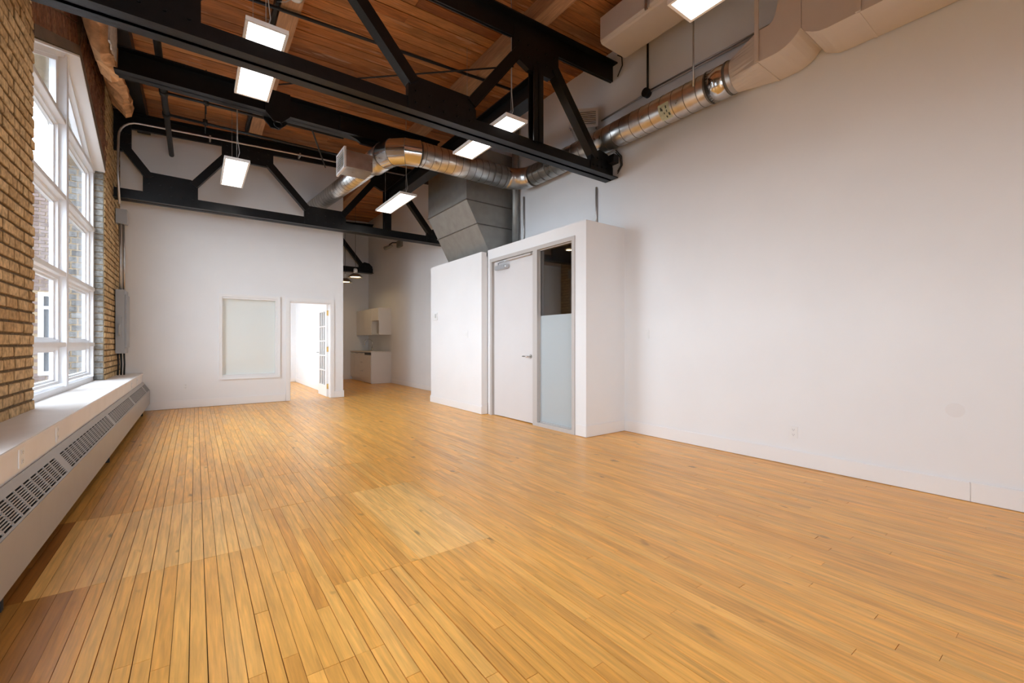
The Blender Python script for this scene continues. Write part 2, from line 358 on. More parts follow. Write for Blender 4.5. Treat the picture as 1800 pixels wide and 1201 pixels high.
# ------------------------------------------------------------------ shell: ceiling
cl = MB(); cl.add([(XO, YB, zc(XO)+0.03), (6.2, YB, zc(6.2)+0.03), (6.2, YEND+0.1, zc(6.2)+0.03), (XO, YEND+0.1, zc(XO)+0.03),
                   (XO, YB, 5.7), (6.2, YB, 5.7), (6.2, YEND+0.1, 5.7), (XO, YEND+0.1, 5.7)], BOXF)
cl = tag(cl.build('ceiling', 'gap'), 'sloping ceiling of amber timber boards above the black trusses', 'ceiling', kind='structure')
BW = 0.165; y = 2.2; n = 0
near_boards = MB()
def board(mb, xa, xb, ya, yb, t, dz):
    mb.add([(xa, ya, zc(xa)+dz), (xb, ya, zc(xb)+dz), (xb, yb, zc(xb)+dz), (xa, yb, zc(xa)+dz),
            (xa, ya, zc(xa)+0.032), (xb, ya, zc(xb)+0.032), (xb, yb, zc(xb)+0.032), (xa, yb, zc(xa)+0.032)], BOXF, tint=t)
while y < YEND-0.02:
    brk = [XL]+sorted(random.sample([0.85, 2.1, 3.35], random.choice([1, 1, 2])))+[XR]
    for a, b in zip(brk, brk[1:]):
        g = random.choice([0.006, 0.008, 0.010, 0.014])
        t = (min(1, max(0, random.gauss(0.48, 0.22))), random.choice([0, 0, 0.1, 0.2]), random.choice([0, 0, 0.1, 0.2]))
        mb = MB(); board(mb, a+0.001, b-0.001, y+g/2, min(y+BW, YEND)-g/2, t, random.uniform(-0.004, 0.004)); mb.build('ceiling_board', 'ceil', cl)
    y += BW
y = 2.2
while y > YB:
    board(near_boards, XL, XR, y-BW+0.002, y-0.002, (random.random(), 0, 0), 0); y -= BW
tag(near_boards.build('boards_behind_camera', 'ceil', cl), kind='stuff')

# ------------------------------------------------------------------ shell: walls
wl = MB()
XC = XL-0.013
edges = [YB, ADDED_SIDEWIN[0], ADDED_SIDEWIN[1]]+[v for b in BAYS for v in b]+[15.0]
for z0_, z1_ in ((-0.5, SILL-0.03), (SZ1, 5.6)): wl.prism([(ADDED_SIDEWIN[0], z0_), (ADDED_SIDEWIN[1], z0_), (ADDED_SIDEWIN[1], z1_), (ADDED_SIDEWIN[0], z1_)], 'x', XO, XC)
for a, b in zip(edges[0::2], edges[1::2]): wl.prism([(a, -0.5), (b, -0.5), (b, 5.6), (a, 5.6)], 'x', XO, XC)
for a, b in BAYS:
    m_ = (a+b)/2
    wl.prism([(a, -0.5), (b, -0.5), (b, SILL-0.03), (a, SILL-0.03)], 'x', XO, XC)
    wl.prism([(a, SPRING), (m_, APEX), (m_, 5.6), (a, 5.6)], 'x', XO, XC)
    wl.prism([(m_, APEX), (b, SPRING), (b, 5.6), (m_, 5.6)], 'x', XO, XC)
wl = tag(wl.build('wall_left', 'mortar'), 'exposed tan brick wall on the left with tall peaked window', 'wall', kind='structure')

def brick(mb, c, half, ax, tint, jit=0.004, bev=0.007):
    """one worn brick: half = half sizes along (run, height), depth along axis 'ax' ('x': faces +x, 'y': faces -y)"""
    h, v = half; d = 0.013+random.uniform(-0.003, 0.004)
    j = lambda: random.uniform(-jit, jit)
    back = [(-h, -v), (h, -v), (h, v), (-h, v)]; mid = [(a+j()*0.5, b+j()*0.5) for a, b in back]; fr = [(a-math.copysign(bev, a)+j(), b-math.copysign(bev, b)+j()) for a, b in back]
    vs = []
    for lay, dep in ((back, 0.0), (mid, d-0.006), (fr, d)):
        for (a, b) in lay:
            if ax == 'x': vs.append((c[0]+dep+(random.uniform(-.002, .002) if dep == d else 0), c[1]+a, c[2]+b))
            else: vs.append((c[0]+a, c[1]-dep, c[2]+b))
    fs = [(8, 9, 10, 11)]
    for k in (0, 4):
        for q in range(4): fs.append((k+q, k+(q+1) % 4, k+4+(q+1) % 4, k+4+q))
    n0 = len(mb.v); mb.add(vs, fs, tint=tint)
    for q in range(8): mb.t[n0+q] = (tint[0], tint[1], 1.0)      # mortar smeared on the hidden sides
COURSE = 0.0868; MORT = 0.015; BL = 0.215
def head_z(y):                                   # bottom of the brickwork above the window head
    for a, b in BAYS:
        if a <= y <= b: return SPRING+(APEX-SPRING)*(1-abs(y-(a+b)/2)/((b-a)/2))
    return 0
def lay_x(ya, yb, za, zb_, cb, off=0.0):
    r = 0; z = za
    while z+COURSE*0.6 < zb_:
        hdr = (r % 5 == 4); L = 0.1035 if hdr else BL
        y = ya - ((L+MORT)*0.5 if r % 2 else 0) - off*(r % 3)
        while y < yb:
            p, q = max(y, ya), min(y+L, yb)
            if q-p > 0.035: cb((p+q)/2, z+COURSE/2, (q-p)/2, (COURSE-MORT)/2)
            y += L+MORT
        r += 1; z += COURSE
rt = lambda: (min(1, max(0, random.gauss(0.5, 0.28))), 0, 0)
def one_brick(y, z, hy, hz):
    mb = MB(); mb.fix = True; brick(mb, (XC, y, z), (hy, hz), 'x', rt()); mb.fix = True; mb.build('brick', 'tan', wl)
lay_x(4.05, 5.10, SILL-0.01, zc(XL), one_brick)
rv = 8.47
z = SILL; k = 0
while z < SPRING-0.03:                          # inner jamb of the window, washed grey
    mb = MB(); hw = 0.055; brick(mb, (-1.122, rv+0.010, z+COURSE/2), (hw, (COURSE-0.008)/2), 'y', rt(), 0.003, 0.005); mb.fix = True; mb.build('brick', 'greybrick', wl); z += COURSE
farb = MB(); lay_x(8.47, YF, SILL-0.01, zc(XL), lambda y, z, a, b: brick(farb, (XC, y, z), (a, b), 'x', rt())); farb.fix = True
tag(farb.build('far_pier_bricks', 'tan', wl), kind='stuff')
nb = MB(); lay_x(3.0, 4.05, SILL-0.01, zc(XL), lambda y, z, a, b: brick(nb, (XC, y, z), (a, b), 'x', rt())); nb.fix = True
tag(nb.build('near_pier_bricks', 'tan', wl), kind='stuff')
redb = MB()
for a0, b0 in BAYS[0:1]:
    m_ = (a0+b0)/2
    for sgn, ye in ((-1, a0), (1, b0)):           # two rings of upright bricks following the peaked head
        sl = Vector((0, ye-m_, SPRING-APEX)); Ls = sl.length; sl.normalize(); nrm = Vector((0, 0, 1)).cross(Vector((1, 0, 0))); nrm = Vector((0, -sl.z*sgn, sl.y*sgn))
        if nrm.z < 0: nrm = -nrm
        for ring in range(2):
            s_ = 0.04
            while s_ < Ls:
                c = Vector((XC, m_, APEX))+sl*s_+nrm*(0.10+0.105+ring*0.222)
                b_ = MB(); brick(b_, (0, 0, 0), (0.034, 0.104), 'x', rt())
                vs = [Vector((c.x+v[0], c.y, c.z))+sl*v[1]+nrm*v[2] for v in b_.v]
                redb.add(vs, b_.f, tint=rt()); s_ += 0.08
def red_cb(y, z, a, b):
    if z-b > head_z(y)+0.10+0.50: brick(redb, (XC, y, z), (a, b), 'x', rt())
lay_x(5.10, 8.47, 3.66, zc(XL), red_cb)
redb.fix = True; tag(redb.build('window_arch_bricks', 'red', wl), kind='stuff')
outer = MB(); z = SILL; k = 0
while z < SPRING-0.03:
    xx = XO+0.02
    for (hw, ) in (((0.075,), (0.04,)) if k % 2 else ((0.04,), (0.075,))):
        brick(outer, (xx+hw, rv+0.010, z+COURSE/2), (hw-0.006, (COURSE-0.010)/2), 'y', rt(), 0.002, 0.004); xx += 2*hw
    z += COURSE; k += 1
outer.fix = True; tag(outer.build('outer_jamb_bricks', 'outerjamb', wl), kind='stuff')

RB = 2.75
wr = MB(); wr.box(XR, XR+0.2, YB, 3.9, -0.02, 5.6); wr.box(XR, XR+0.2, 3.9, 8.14, RB-0.1, 5.6); wr.box(XR, XR+0.2, 8.14, YEND, -0.02, 5.6); wr.box(XR, XR+0.2, 6.2, 8.14, -0.02, RB-0.1)
wr = tag(wr.build('wall_right', 'wall'), 'long white painted wall on the right side', 'wall', kind='structure')
fw = MB()
fw.box(XL, 0.40, YF, YF+0.14, 0, 5.6); fw.box(0.40, 1.335, YF, YF+0.14, 0, 0.56); fw.box(0.40, 1.335, YF, YF+0.14, 2.075, 5.6)
fw.box(1.335, 1.575, YF, YF+0.14, 0, 5.6); fw.box(1.575, 2.385, YF, YF+0.14, 2.06, 5.6); fw.box(2.385, 2.645, YF, YF+0.14, 0, 5.6)
fw = tag(fw.build('wall_far', 'wall'), 'white end wall with an interior window and open doorway', 'wall', kind='structure')
tag(MB().box(2.51, 2.645, YF+0.14, YEND, 0, 5.6).build('wall_passage', 'wall'), 'white dividing wall between small office and kitchenette passage', 'wall', kind='structure')
tag(MB().box(XO, 5.0, YEND, YEND+0.15, -0.1, 5.6).build('wall_end', 'wall'), 'white wall closing the kitchenette passage', 'wall', kind='structure')
wb = MB(); ex = [XO, ADDED_BACKWIN[0][0], ADDED_BACKWIN[0][1], 5.0]
for a, b in zip(ex[0::2], ex[1::2]): wb.box(a, b, YB-0.15, YB, -0.1, 5.7)
for a, b in ADDED_BACKWIN: wb.box(a, b, YB-0.15, YB, -0.1, BZ0); wb.box(a, b, YB-0.15, YB, BZ1, 5.7)
tag(wb.build('wall_back', 'wall'), 'white wall behind the camera', 'wall', kind='structure')

# washroom box with door (projects from the right wall) and mechanical closet beside it
vb = MB()
vb.box(4.0, 4.10, 3.9, 4.097, 0, 2.766); vb.box(4.0, 4.10, 4.097, 6.113, 2.60, 2.766); vb.box(4.0, 4.10, 6.113, 6.19, 0, 2.766)
vb.box(4.10, 4.74, 3.9, 4.0, 0, 2.766); vb.box(4.10, 4.74, 4.0, 6.19, 2.70, 2.766)
vb = tag(vb.build('wall_vestibule', 'wall'), 'white boxed out washroom front projecting from the right wall', 'wall', kind='structure')
wi = MB()
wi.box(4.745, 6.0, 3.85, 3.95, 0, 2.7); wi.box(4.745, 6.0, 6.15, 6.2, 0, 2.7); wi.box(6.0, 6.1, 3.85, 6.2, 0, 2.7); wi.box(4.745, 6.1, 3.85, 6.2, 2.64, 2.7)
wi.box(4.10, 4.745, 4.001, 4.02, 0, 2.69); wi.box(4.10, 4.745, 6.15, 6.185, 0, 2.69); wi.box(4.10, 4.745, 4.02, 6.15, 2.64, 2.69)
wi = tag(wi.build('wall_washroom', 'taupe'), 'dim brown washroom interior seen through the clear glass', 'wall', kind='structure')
pt = MB()
pt.box(3.88, 3.98, 6.2, 8.14, 0, 2.73); pt.box(3.98, 4.74, 8.04, 8.14, 0, 2.73); pt.box(3.98, 4.0, 6.2, 6.3, 0, 2.73); pt.box(3.98, 4.74, 6.2, 6.40, 2.66, 2.73); pt.box(3.98, 4.14, 6.40, 8.04, 2.66, 2.73)
pt = tag(pt.build('wall_closet', 'wall'), 'white mechanical closet front with thermostat left of the washroom door', 'wall', kind='structure')

def base(name, boxes, label, bev=0.004):
    r = empty(name, (boxes[0][0], boxes[0][2], 0), label, 'baseboard', kind='structure')
    for b in boxes: MB().box(*b[:4], 0.004, b[4]).build('board', 'trim', r, bevel=bev)
    return r
base('baseboard_right', [(4.722, 4.739, YB, 0.6155, 0.152), (4.722, 4.739, 0.6165, 3.885, 0.148)], 'tall flat white baseboard along the right wall, jointed near the camera')
base('baseboard_far', [(-0.72, 1.50, 9.98, 9.999, 0.15), (2.45, 2.66, 9.98, 9.999, 0.15), (2.646, 2.66, 10.0005, 10.2, 0.15)], 'white baseboard along the end wall below the interior window')
base('baseboard_vestibule', [(3.985, 3.999, 3.886, 4.07, 0.15), (3.9995, 4.739, 3.886, 3.899, 0.15)], 'white baseboard wrapping the washroom corner')
base('baseboard_closet', [(3.865, 3.879, 6.186, 8.155, 0.13), (3.8795, 3.984, 6.186, 6.199, 0.15), (3.8795, 4.72, 8.141, 8.155, 0.15)], 'white baseboard around the mechanical closet')
base('baseboard_passage', [(4.722, 4.739, 8.16, 12.64, 0.13), (2.66, 4.13, 14.78, 14.799, 0.15), (2.49, 2.509, 10.2, 14.77, 0.12), (0.5, 2.49, 14.78, 14.799, 0.12)], 'white baseboards in the passage and office')

# ------------------------------------------------------------------ windows
def peak_window(idx, a, b, label, detailed=True):
    r = empty('window_%d' % idx, (-1.2, (a+b)/2, SILL), label, 'window', kind='structure')
    xf0, xf1 = -1.27, -1.165; m_ = (a+b)/2; sl = (APEX-SPRING)/((b-a)/2)
    fr = MB()
    fr.box(xf0, xf1, a, a+0.065, SILL, SPRING+0.02); fr.box(xf0, xf1, b-0.065, b, SILL, SPRING+0.02); fr.box(xf0, xf1, a, b, SILL-0.005, SILL+0.06)
    fr.prism([(a, SPRING), (m_, APEX), (m_, APEX-0.075), (a+0.01, SPRING-0.075)], 'x', xf0, xf1); fr.prism([(m_, APEX), (b, SPRING), (b-0.01, SPRING-0.075), (m_, APEX-0.075)], 'x', xf0, xf1)
    fr.build('frame', 'alu', r)
    so = MB(); so.prism([(m_, APEX), (b, SPRING), (b, SPRING-0.02), (m_, APEX-0.02)], 'x', xf1, XL); so.prism([(a, SPRING), (m_, APEX), (m_, APEX-0.02), (a, SPRING-0.02)], 'x', xf1, XL)
    so.build('head_lining', 'trim', r)
    li = MB(); li.prism([(m_, APEX+0.01), (b+0.02, SPRING+0.01), (b+0.02, SPRING+0.11), (m_, APEX+0.11)], 'x', XL-0.02, XL+0.004)
    li.prism([(m_, APEX+0.01), (m_, APEX+0.11), (a-0.02, SPRING+0.11), (a-0.02, SPRING+0.01)], 'x', XL-0.02, XL+0.004); li.build('lintel_board', 'lintel', r)
    MB().box(-1.28, -1.145, m_-0.045, m_+0.045, SILL+0.05, APEX-0.06).build('mullion', 'alu', r, bevel=0.004)
    rows = [SILL+0.06, 1.18, 1.95, 2.79, 3.62]
    for z in rows[1:]:
        t = MB(); t.box(-1.277, -1.15, a+0.05, b-0.05, z-0.026, z+0.026); t.build('transom', 'alu', r, bevel=0.004)
    cells = []
    for (ya, yb) in ((a+0.065, m_-0.045), (m_+0.045, b-0.065)):
        for z0, z1 in zip(rows, rows[1:]): cells.append([(ya, z0+0.026), (yb, z0+0.026), (yb, z1-0.026), (ya, z1-0.026)])
        f = lambda y: APEX-0.075-sl*abs(y-m_)
        za = 3.646
        if ya < m_-0.2: cells.append([(ya+0.05, za), (yb, za), (yb, f(yb))])
        else: cells.append([(ya, za), (yb-0.05, za), (ya, f(ya))])
    for c in cells:
        cy = sum(q[0] for q in c)/len(c); cz = sum(q[1] for q in c)/len(c)
        sa = MB()
        if detailed:
            n = len(c); P = [Vector((q[0], q[1])) for q in c]
            if n == 4:
                for wd, x0, x1 in ((0.045, -1.262, -1.205), (0.075, -1.268, -1.235)):
                    y0, y1, z0, z1 = P[0].x, P[1].x, P[0].y, P[2].y
                    sa.box(x0, x1, y0, y0+wd, z0, z1); sa.box(x0, x1, y1-wd, y1, z0, z1); sa.box(x0, x1, y0+wd, y1-wd, z0, z0+wd*0.7); sa.box(x0, x1, y0+wd, y1-wd, z1-wd*0.7, z1)
            else:
                k = Vector((cy, cz))
                for i_ in range(3):
                    p, q = P[i_], P[(i_+1) % 3]; sc = lambda v: k+(v-k)*0.80
                    sa.prism([(p.x, p.y), (q.x, q.y), tuple(sc(q)), tuple(sc(p))], 'x', -1.262, -1.21)
            sa.build('sash', 'alu', r, bevel=0)
        g = MB(); g.prism(c, 'x', -1.252, -1.246); g.build('pane', 'glass', r)
    return r
peak_window(1, *BAYS[0], 'tall white peaked window of ten panes in the left brick wall')
peak_window(3, *BAYS[1], 'tall white peaked window inside the small office', False)
def added_back_window(idx, a, b):
    r = empty('window_%d' % idx, ((a+b)/2, YB-0.1, BZ0), 'unseen white framed window added behind the camera for more light', 'window', kind='structure')
    f = MB(); rect_frame(f, a, b, BZ0, BZ1, 0.06, YB-0.10, YB-0.03); f.build('frame', 'alu', r)
    MB().box((a+b)/2-0.03, (a+b)/2+0.03, YB-0.10, YB-0.03, BZ0+0.06, BZ1-0.06).build('mullion', 'alu', r)
    for x0, x1 in ((a+0.06, (a+b)/2-0.03), ((a+b)/2+0.03, b-0.06)): MB().box(x0, x1, YB-0.07, YB-0.064, BZ0+0.06, BZ1-0.06).build('pane', 'glass', r)
    ld = bpy.data.lights.new('window_portal', 'AREA'); ld.shape = 'RECTANGLE'; ld.size = b-a; ld.size_y = BZ1-BZ0; ld.cycles.is_portal = True
    lo = bpy.data.objects.new('window_portal', ld); COL.objects.link(lo); lo.location = ((a+b)/2, YB-0.2, (BZ0+BZ1)/2); lo.rotation_euler = (math.pi/2, 0, 0)
for k_, (a, b) in enumerate(ADDED_BACKWIN): added_back_window(5+k_, a, b)
sw = empty('window_2', (-1.2, 1.95, SILL), 'unseen white framed window added beside the camera for more light', 'window', kind='structure')
f = MB(); a, b = ADDED_SIDEWIN; f.box(-1.27, -1.17, a, a+0.06, SILL, SZ1); f.box(-1.27, -1.17, b-0.06, b, SILL, SZ1); f.box(-1.27, -1.17, a+0.06, b-0.06, SILL, SILL+0.06); f.box(-1.27, -1.17, a+0.06, b-0.06, SZ1-0.06, SZ1); f.box(-1.27, -1.17, 1.92, 1.98, SILL+0.06, SZ1-0.06); f.build('frame', 'alu', sw)
for ya, yb in ((a+0.06, 1.92), (1.98, b-0.06)): MB().box(-1.252, -1.246, ya, yb, SILL+0.06, SZ1-0.06).build('pane', 'glass', sw)
ld = bpy.data.lights.new('window_portal', 'AREA'); ld.shape = 'RECTANGLE'; ld.size = SZ1-SILL; ld.size_y = b-a; ld.cycles.is_portal = True
lo = bpy.data.objects.new('window_portal', ld); COL.objects.link(lo); lo.location = (XO-0.04, (a+b)/2, (SILL+SZ1)/2); lo.rotation_euler = (0, -math.pi/2, 0)
for k, (a, b) in enumerate(BAYS):                # portals only guide sampling of the sky through the real openings
    ld = bpy.data.lights.new('window_portal', 'AREA'); ld.shape = 'RECTANGLE'; ld.size = 3.9; ld.size_y = b-a; ld.cycles.is_portal = True
    lo = bpy.data.objects.new('window_portal', ld); COL.objects.link(lo); lo.location = (XO-0.04, (a+b)/2, (SILL+APEX)/2); lo.rotation_euler = (0, -math.pi/2, 0)

# interior window in the end wall
iw = empty('window_4', (0.87, YF, 0.5), 'frosted interior window with white casing in the end wall', 'window', kind='structure')
c_ = MB(); X0, X1, Z0, Z1 = 0.36, 1.395, 0.50, 2.14
rect_frame(c_, X0, X1, Z0, Z1, 0.048, YF-0.020, YF-0.001); c_.build('casing', 'trim', iw)
c_ = MB(); rect_frame(c_, X0-0.006, X1+0.006, Z0-0.006, Z1+0.006, 0.018, YF-0.028, YF-0.001); c_.build('back_band', 'trim', iw)
c_ = MB()
rect_frame(c_, 0.401, 1.334, 0.561, 2.074, 0.018, YF-0.003, YF+0.13)
c_.build('jamb_lining', 'trim', iw)
MB().box(0.418, 1.317, YF+0.085, YF+0.093, 0.578, 2.057).build('pane', 'frostwin', iw)

# ------------------------------------------------------------------ doors
d1 = empty('door_1', (4.0, 5.1, 0), 'pale grey washroom door with half frosted glass sidelight in a taupe frame', 'door', kind='structure')
fr = MB()
fr.box(3.985, 4.11, 6.055, 6.113, 0, 2.60); fr.box(3.985, 4.11, 4.097, 4.15, 0, 2.60); fr.box(3.985, 4.11, 4.15, 6.055, 2.545, 2.60); fr.box(3.985, 4.11, 4.862, 4.962, 0, 2.545); fr.box(3.985, 4.11, 4.15, 4.862, 0, 0.055)
fr.build('frame', 'framegrey', d1)
st = MB(); st.box(4.05, 4.07, 5.99, 6.056, 0, 2.55); st.box(4.03, 4.045, 6.02, 6.056, 0, 2.55); st.box(4.05, 4.07, 4.96, 4.975, 0, 2.55); st.box(4.03, 4.07, 4.962, 6.055, 2.53, 2.546)
st.build('stop', 'framegrey', d1, bevel=0.003)
MB().box(4.02, 4.062, 4.966, 6.02, 0.012, 2.535).build('leaf', 'doorgrey', d1, bevel=0.002)
h = MB(); h.tube([(4.02, 5.05, 1.0), (3.965, 5.05, 1.0), (3.955, 5.06, 1.0), (3.955, 5.17, 1.0)], 0.010, 10); h.tube([(4.022, 5.05, 1.0), (4.012, 5.05, 1.0)], 0.028, 18)
h.build('lever_handle', 'chrome', d1)
cb = empty('door_closer', (3.98, 5.8, 2.44)); cb.parent = d1; cb.location = Vector((3.98, 5.8, 2.44))-WORLD[d1.name]
k = MB(); k.box(3.955, 4.018, 5.62, 5.93, 2.385, 2.455); k.build('body', 'closer', cb, bevel=0.008)
k = MB(); k.tube([(3.985, 5.60, 2.42), (3.985, 5.66, 2.42)], 0.033, 16); k.build('spring_cap', 'closer', cb)
k = MB(); k.tube([(3.985, 5.86, 2.455), (3.985, 5.86, 2.50)], 0.012, 10); k.obox((3.985, 5.86, 2.495), (3.96, 5.66, 2.50), 0.022, 0.008); k.obox((3.96, 5.66, 2.503), (3.99, 5.72, 2.515), 0.022, 0.008); k.build('arm', 'closer', cb)
k = MB(); k.box(3.972, 3.992, 5.0, 5.62, 2.500, 2.526); k.build('slide_track', 'framegrey', cb, bevel=0.003)
MB().box(4.045, 4.053, 4.15, 4.862, 1.592, 2.545).build('clear_pane', 'darkglass', d1)
MB().box(4.045, 4.053, 4.15, 4.862, 0.055, 1.592).build('frosted_pane', 'frost', d1)
bead = MB()
for q in ((4.15, 4.162, 0.055, 2.545), (4.85, 4.862, 0.055, 2.545), (4.15, 4.862, 2.533, 2.545), (4.15, 4.862, 0.055, 0.067)): bead.box(4.028, 4.046, *q)
bead.build('glazing_bead', 'framegrey', d1)
dl = empty('downlight', (4.65, 4.9, 2.63), 'small round warm recessed downlight on the washroom ceiling', 'light')
MB().lathe([(0.045, 0.006), (0.06, 0.008), (0.06, 0.0), (0.045, 0.0)], (4.65, 4.9, 2.628), 20).build('trim_ring', 'plastic', dl)
MB().lathe([(0.0, 0.004), (0.045, 0.004)], (4.65, 4.9, 2.630), 20).build('lamp', 'down', dl)

d2 = empty('door_2', (2.0, YF, 0), 'open white french door with brass hinges in the end wall doorway', 'door', kind='structure')
c_ = MB(); rect_frame(c_, 1.505, 2.452, 0.004, 2.14, 0.072, YF-0.02, YF-0.001, 'lrt'); c_.build('casing', 'trim', d2)
c_ = MB(); rect_frame(c_, 1.576, 2.384, 0.004, 2.059, 0.014, YF-0.003, YF+0.145, 'lrt'); c_.build('jamb_lining', 'trim', d2)
lx0, lx1, ly0, ly1 = 2.332, 2.368, YF+0.155, YF+0.955
lf = MB(); lf.box(lx0, lx1, ly0, ly0+0.13, 0.012, 2.04); lf.box(lx0, lx1, ly1-0.13, ly1, 0.012, 2.04); lf.box(lx0, lx1, ly0+0.13, ly1-0.13, 0.012, 0.26); lf.box(lx0, lx1, ly0+0.13, ly1-0.13, 1.90, 2.04)
lf = lf.build('leaf', 'trim', d2)
mu = MB(); gy0, gy1 = ly0+0.13, ly1-0.13
for k in (1, 2): yy = gy0+(gy1-gy0)*k/3; mu.box(lx0+0.004, lx1-0.004, yy-0.012, yy+0.012, 0.26, 1.90)
for k in range(1, 5): zz = 0.26+1.64*k/5; mu.box(lx0+0.003, lx1-0.003, gy0, gy1, zz-0.012, zz+0.012)
mu.build('glazing_bars', 'trim', lf)
for k in range(5):
    for j in range(3):
        MB().box(2.347, 2.352, gy0+(gy1-gy0)*j/3+0.012, gy0+(gy1-gy0)*(j+1)/3-0.012, 0.26+1.64*k/5+0.012, 0.26+1.64*(k+1)/5-0.012).build('pane', 'glass', lf)
hd = MB(); hd.tube([(2.332, ly1-0.06, 0.98), (2.285, ly1-0.06, 0.98), (2.28, ly1-0.17, 0.98)], 0.009, 8); hd.tube([(2.368, ly1-0.06, 0.98), (2.41, ly1-0.06, 0.98), (2.412, ly1-0.17, 0.98)], 0.009, 8); hd.build('lever_handle', 'chrome', lf)
for zz in (0.24, 1.06, 1.86):
    k = MB(); k.box(2.371, 2.3715, YF+0.07, YF+0.145, zz-0.055, zz+0.055); k.box(2.335, 2.369, ly0-0.003, ly0-0.0005, zz-0.055, zz+0.055); k.tube([(2.366, ly0-0.006, zz-0.06), (2.366, ly0-0.006, zz+0.06)], 0.008, 8); k.build('hinge', 'brass', d2)

# ------------------------------------------------------------------ steel trusses
LOWZ = 3.48
def rivets(mb, pts, yy, r=0.014):
    for (a, b) in pts: mb.tube([(a, yy, b), (a, yy-0.012, b)], r, 6, smooth=False)
def truss(y0, label, xa=-1.05, xb=4.72, group='black roof trusses'):
    yc = y0
    r = empty('roof_truss', ((xa+xb)/2, yc, LOWZ), label, 'truss', group)
    bc = MB()
    for s_ in (-1, 1):
        bc.box(xa, xb, yc+s_*0.006, yc+s_*0.115, LOWZ, LOWZ+0.014); bc.box(xa, xb, yc+s_*0.006, yc+s_*0.022, LOWZ, LOWZ+0.17)
    bc.build('bottom_chord', 'steel', r)
    tc = MB(); D = 0.23
    for s_ in (-1, 1):
        tc.prism([(xa, zb(xa)), (xb, zb(xb)), (xb, zb(xb)+D), (xa, zb(xa)+D)], 'y', yc+s_*0.006, yc+s_*0.024)
        tc.prism([(xa, zb(xa)+D-0.016), (xb, zb(xb)+D-0.016), (xb, zb(xb)+D), (xa, zb(xa)+D)], 'y', yc+s_*0.024, yc+s_*0.11)
    tc.build('top_chord', 'steel', r)
    gs = [[(-0.69, 3.5), (0.032, 3.5), (0.032, 3.865), (-0.06, 3.965), (-0.62, 3.975), (-0.69, 3.93)],
          [(0.37, 4.46), (1.10, 4.455), (1.17, 4.50), (1.17, 4.84), (0.37, 4.80)],
          [(1.70, 3.5), (2.48, 3.5), (2.48, 3.74), (2.40, 3.868), (1.76, 3.868), (1.70, 3.83)],
          [(3.0, 4.56), (3.22, 4.47), (3.56, 4.47), (3.69, 4.60), (3.69, 4.93), (3.0, 4.90)],
          [(4.27, 3.5), (4.70, 3.5), (4.70, 3.70), (4.60, 3.80), (4.44, 3.83), (4.27, 3.72)],
          [(-1.04, 4.24), (-0.93, 4.24), (-0.83, 4.30), (-0.83, 4.70), (-1.04, 4.70)]]
    for g in gs:
        if max(p[0] for p in g) < xa or min(p[0] for p in g) < xa-0.05: continue
        gm = MB(); gm.prism(g, 'y', yc-0.034, yc+0.034)
        x0 = min(p[0] for p in g); x1 = max(p[0] for p in g); z0 = min(p[1] for p in g); z1 = max(p[1] for p in g)
        rivets(gm, [(x0+(x1-x0)*(k+0.5)/5, z0+(z1-z0)*q) for k in range(5) for q in (0.3, 0.62)], yc-0.034)
        gm.build('gusset_plate', 'steel', r)
    dg = [((-0.93, 4.34), (-0.60, 3.88)), ((-0.03, 3.88), (0.44, 4.50)), ((1.10, 4.52), (1.76, 3.80)), ((2.42, 3.80), (3.06, 4.62)), ((3.62, 4.62), (4.36, 3.72))]
    for (a, b) in dg:
        if min(a[0], b[0]) < xa: continue
        dm = MB()
        for s_ in (-1, 1): dm.obox((a[0], yc+s_*0.046, a[1]), (b[0], yc+s_*0.046, b[1]), 0.016, 0.115); 
        dv = Vector((b[0]-a[0], 0, b[1]-a[1])).normalized(); pn = Vector((-dv.z, 0, dv.x))
        if pn.z > 0: pn = -pn
        o_ = pn*0.052
        dm.obox((a[0]+o_.x, yc, a[1]+o_.z), (b[0]+o_.x, yc, b[1]+o_.z), 0.12, 0.012)
        dm.build('diagonal', 'steel', r)
    if xa < 3.2:
        vm = MB(); vm.box(3.275, 3.425, yc-0.055, yc-0.04, LOWZ+0.15, 4.52); vm.box(3.275, 3.425, yc+0.04, yc+0.055, LOWZ+0.15, 4.52); vm.box(3.342, 3.358, yc-0.055, yc+0.055, LOWZ+0.15, 4.52)
        vm.build('post', 'steel', r)
    return r
Y1, Y2, Y3 = 4.11, 9.20, 14.30
truss(Y1, 'nearest black riveted steel truss crossing in front of the first lights', xa=-1.04)
truss(Y2, 'black riveted steel truss just in front of the end wall', xa=-1.04)
truss(Y3, 'end of the farthest black truss over the kitchenette', xa=2.66, xb=4.72)

b2 = empty('steel_cross_beam', (1.2, 6.62, 4.26), 'black steel cross beam between the two large trusses', 'beam')
k = MB(); k.box(-0.74, 3.27, 6.61, 6.63, 4.26, 4.54); k.box(-0.74, 3.27, 6.52, 6.72, 4.26, 4.276); k.box(-0.74, 3.27, 6.52, 6.72, 4.524, 4.54); k.build('beam', 'steel', b2)
k = MB(); k.prism([(0.74, 4.54), (1.03, 4.54), (1.03, 4.24), (0.93, 4.14), (0.83, 4.14), (0.74, 4.24)], 'y', 6.49, 6.52); k.prism([(0.74, 4.54), (1.03, 4.54), (1.03, 4.24), (0.93, 4.14), (0.83, 4.14), (0.74, 4.24)], 'y', 6.72, 6.75); k.build('hanger_bracket', 'steel', b2)
k = MB(); k.tube([(0.885+0.045*math.cos(t*math.pi/8), 6.505, 4.11+0.045*math.sin(t*math.pi/8)) for t in range(17)], 0.009, 8, caps=False); k.build('lifting_ring', 'steel', b2)
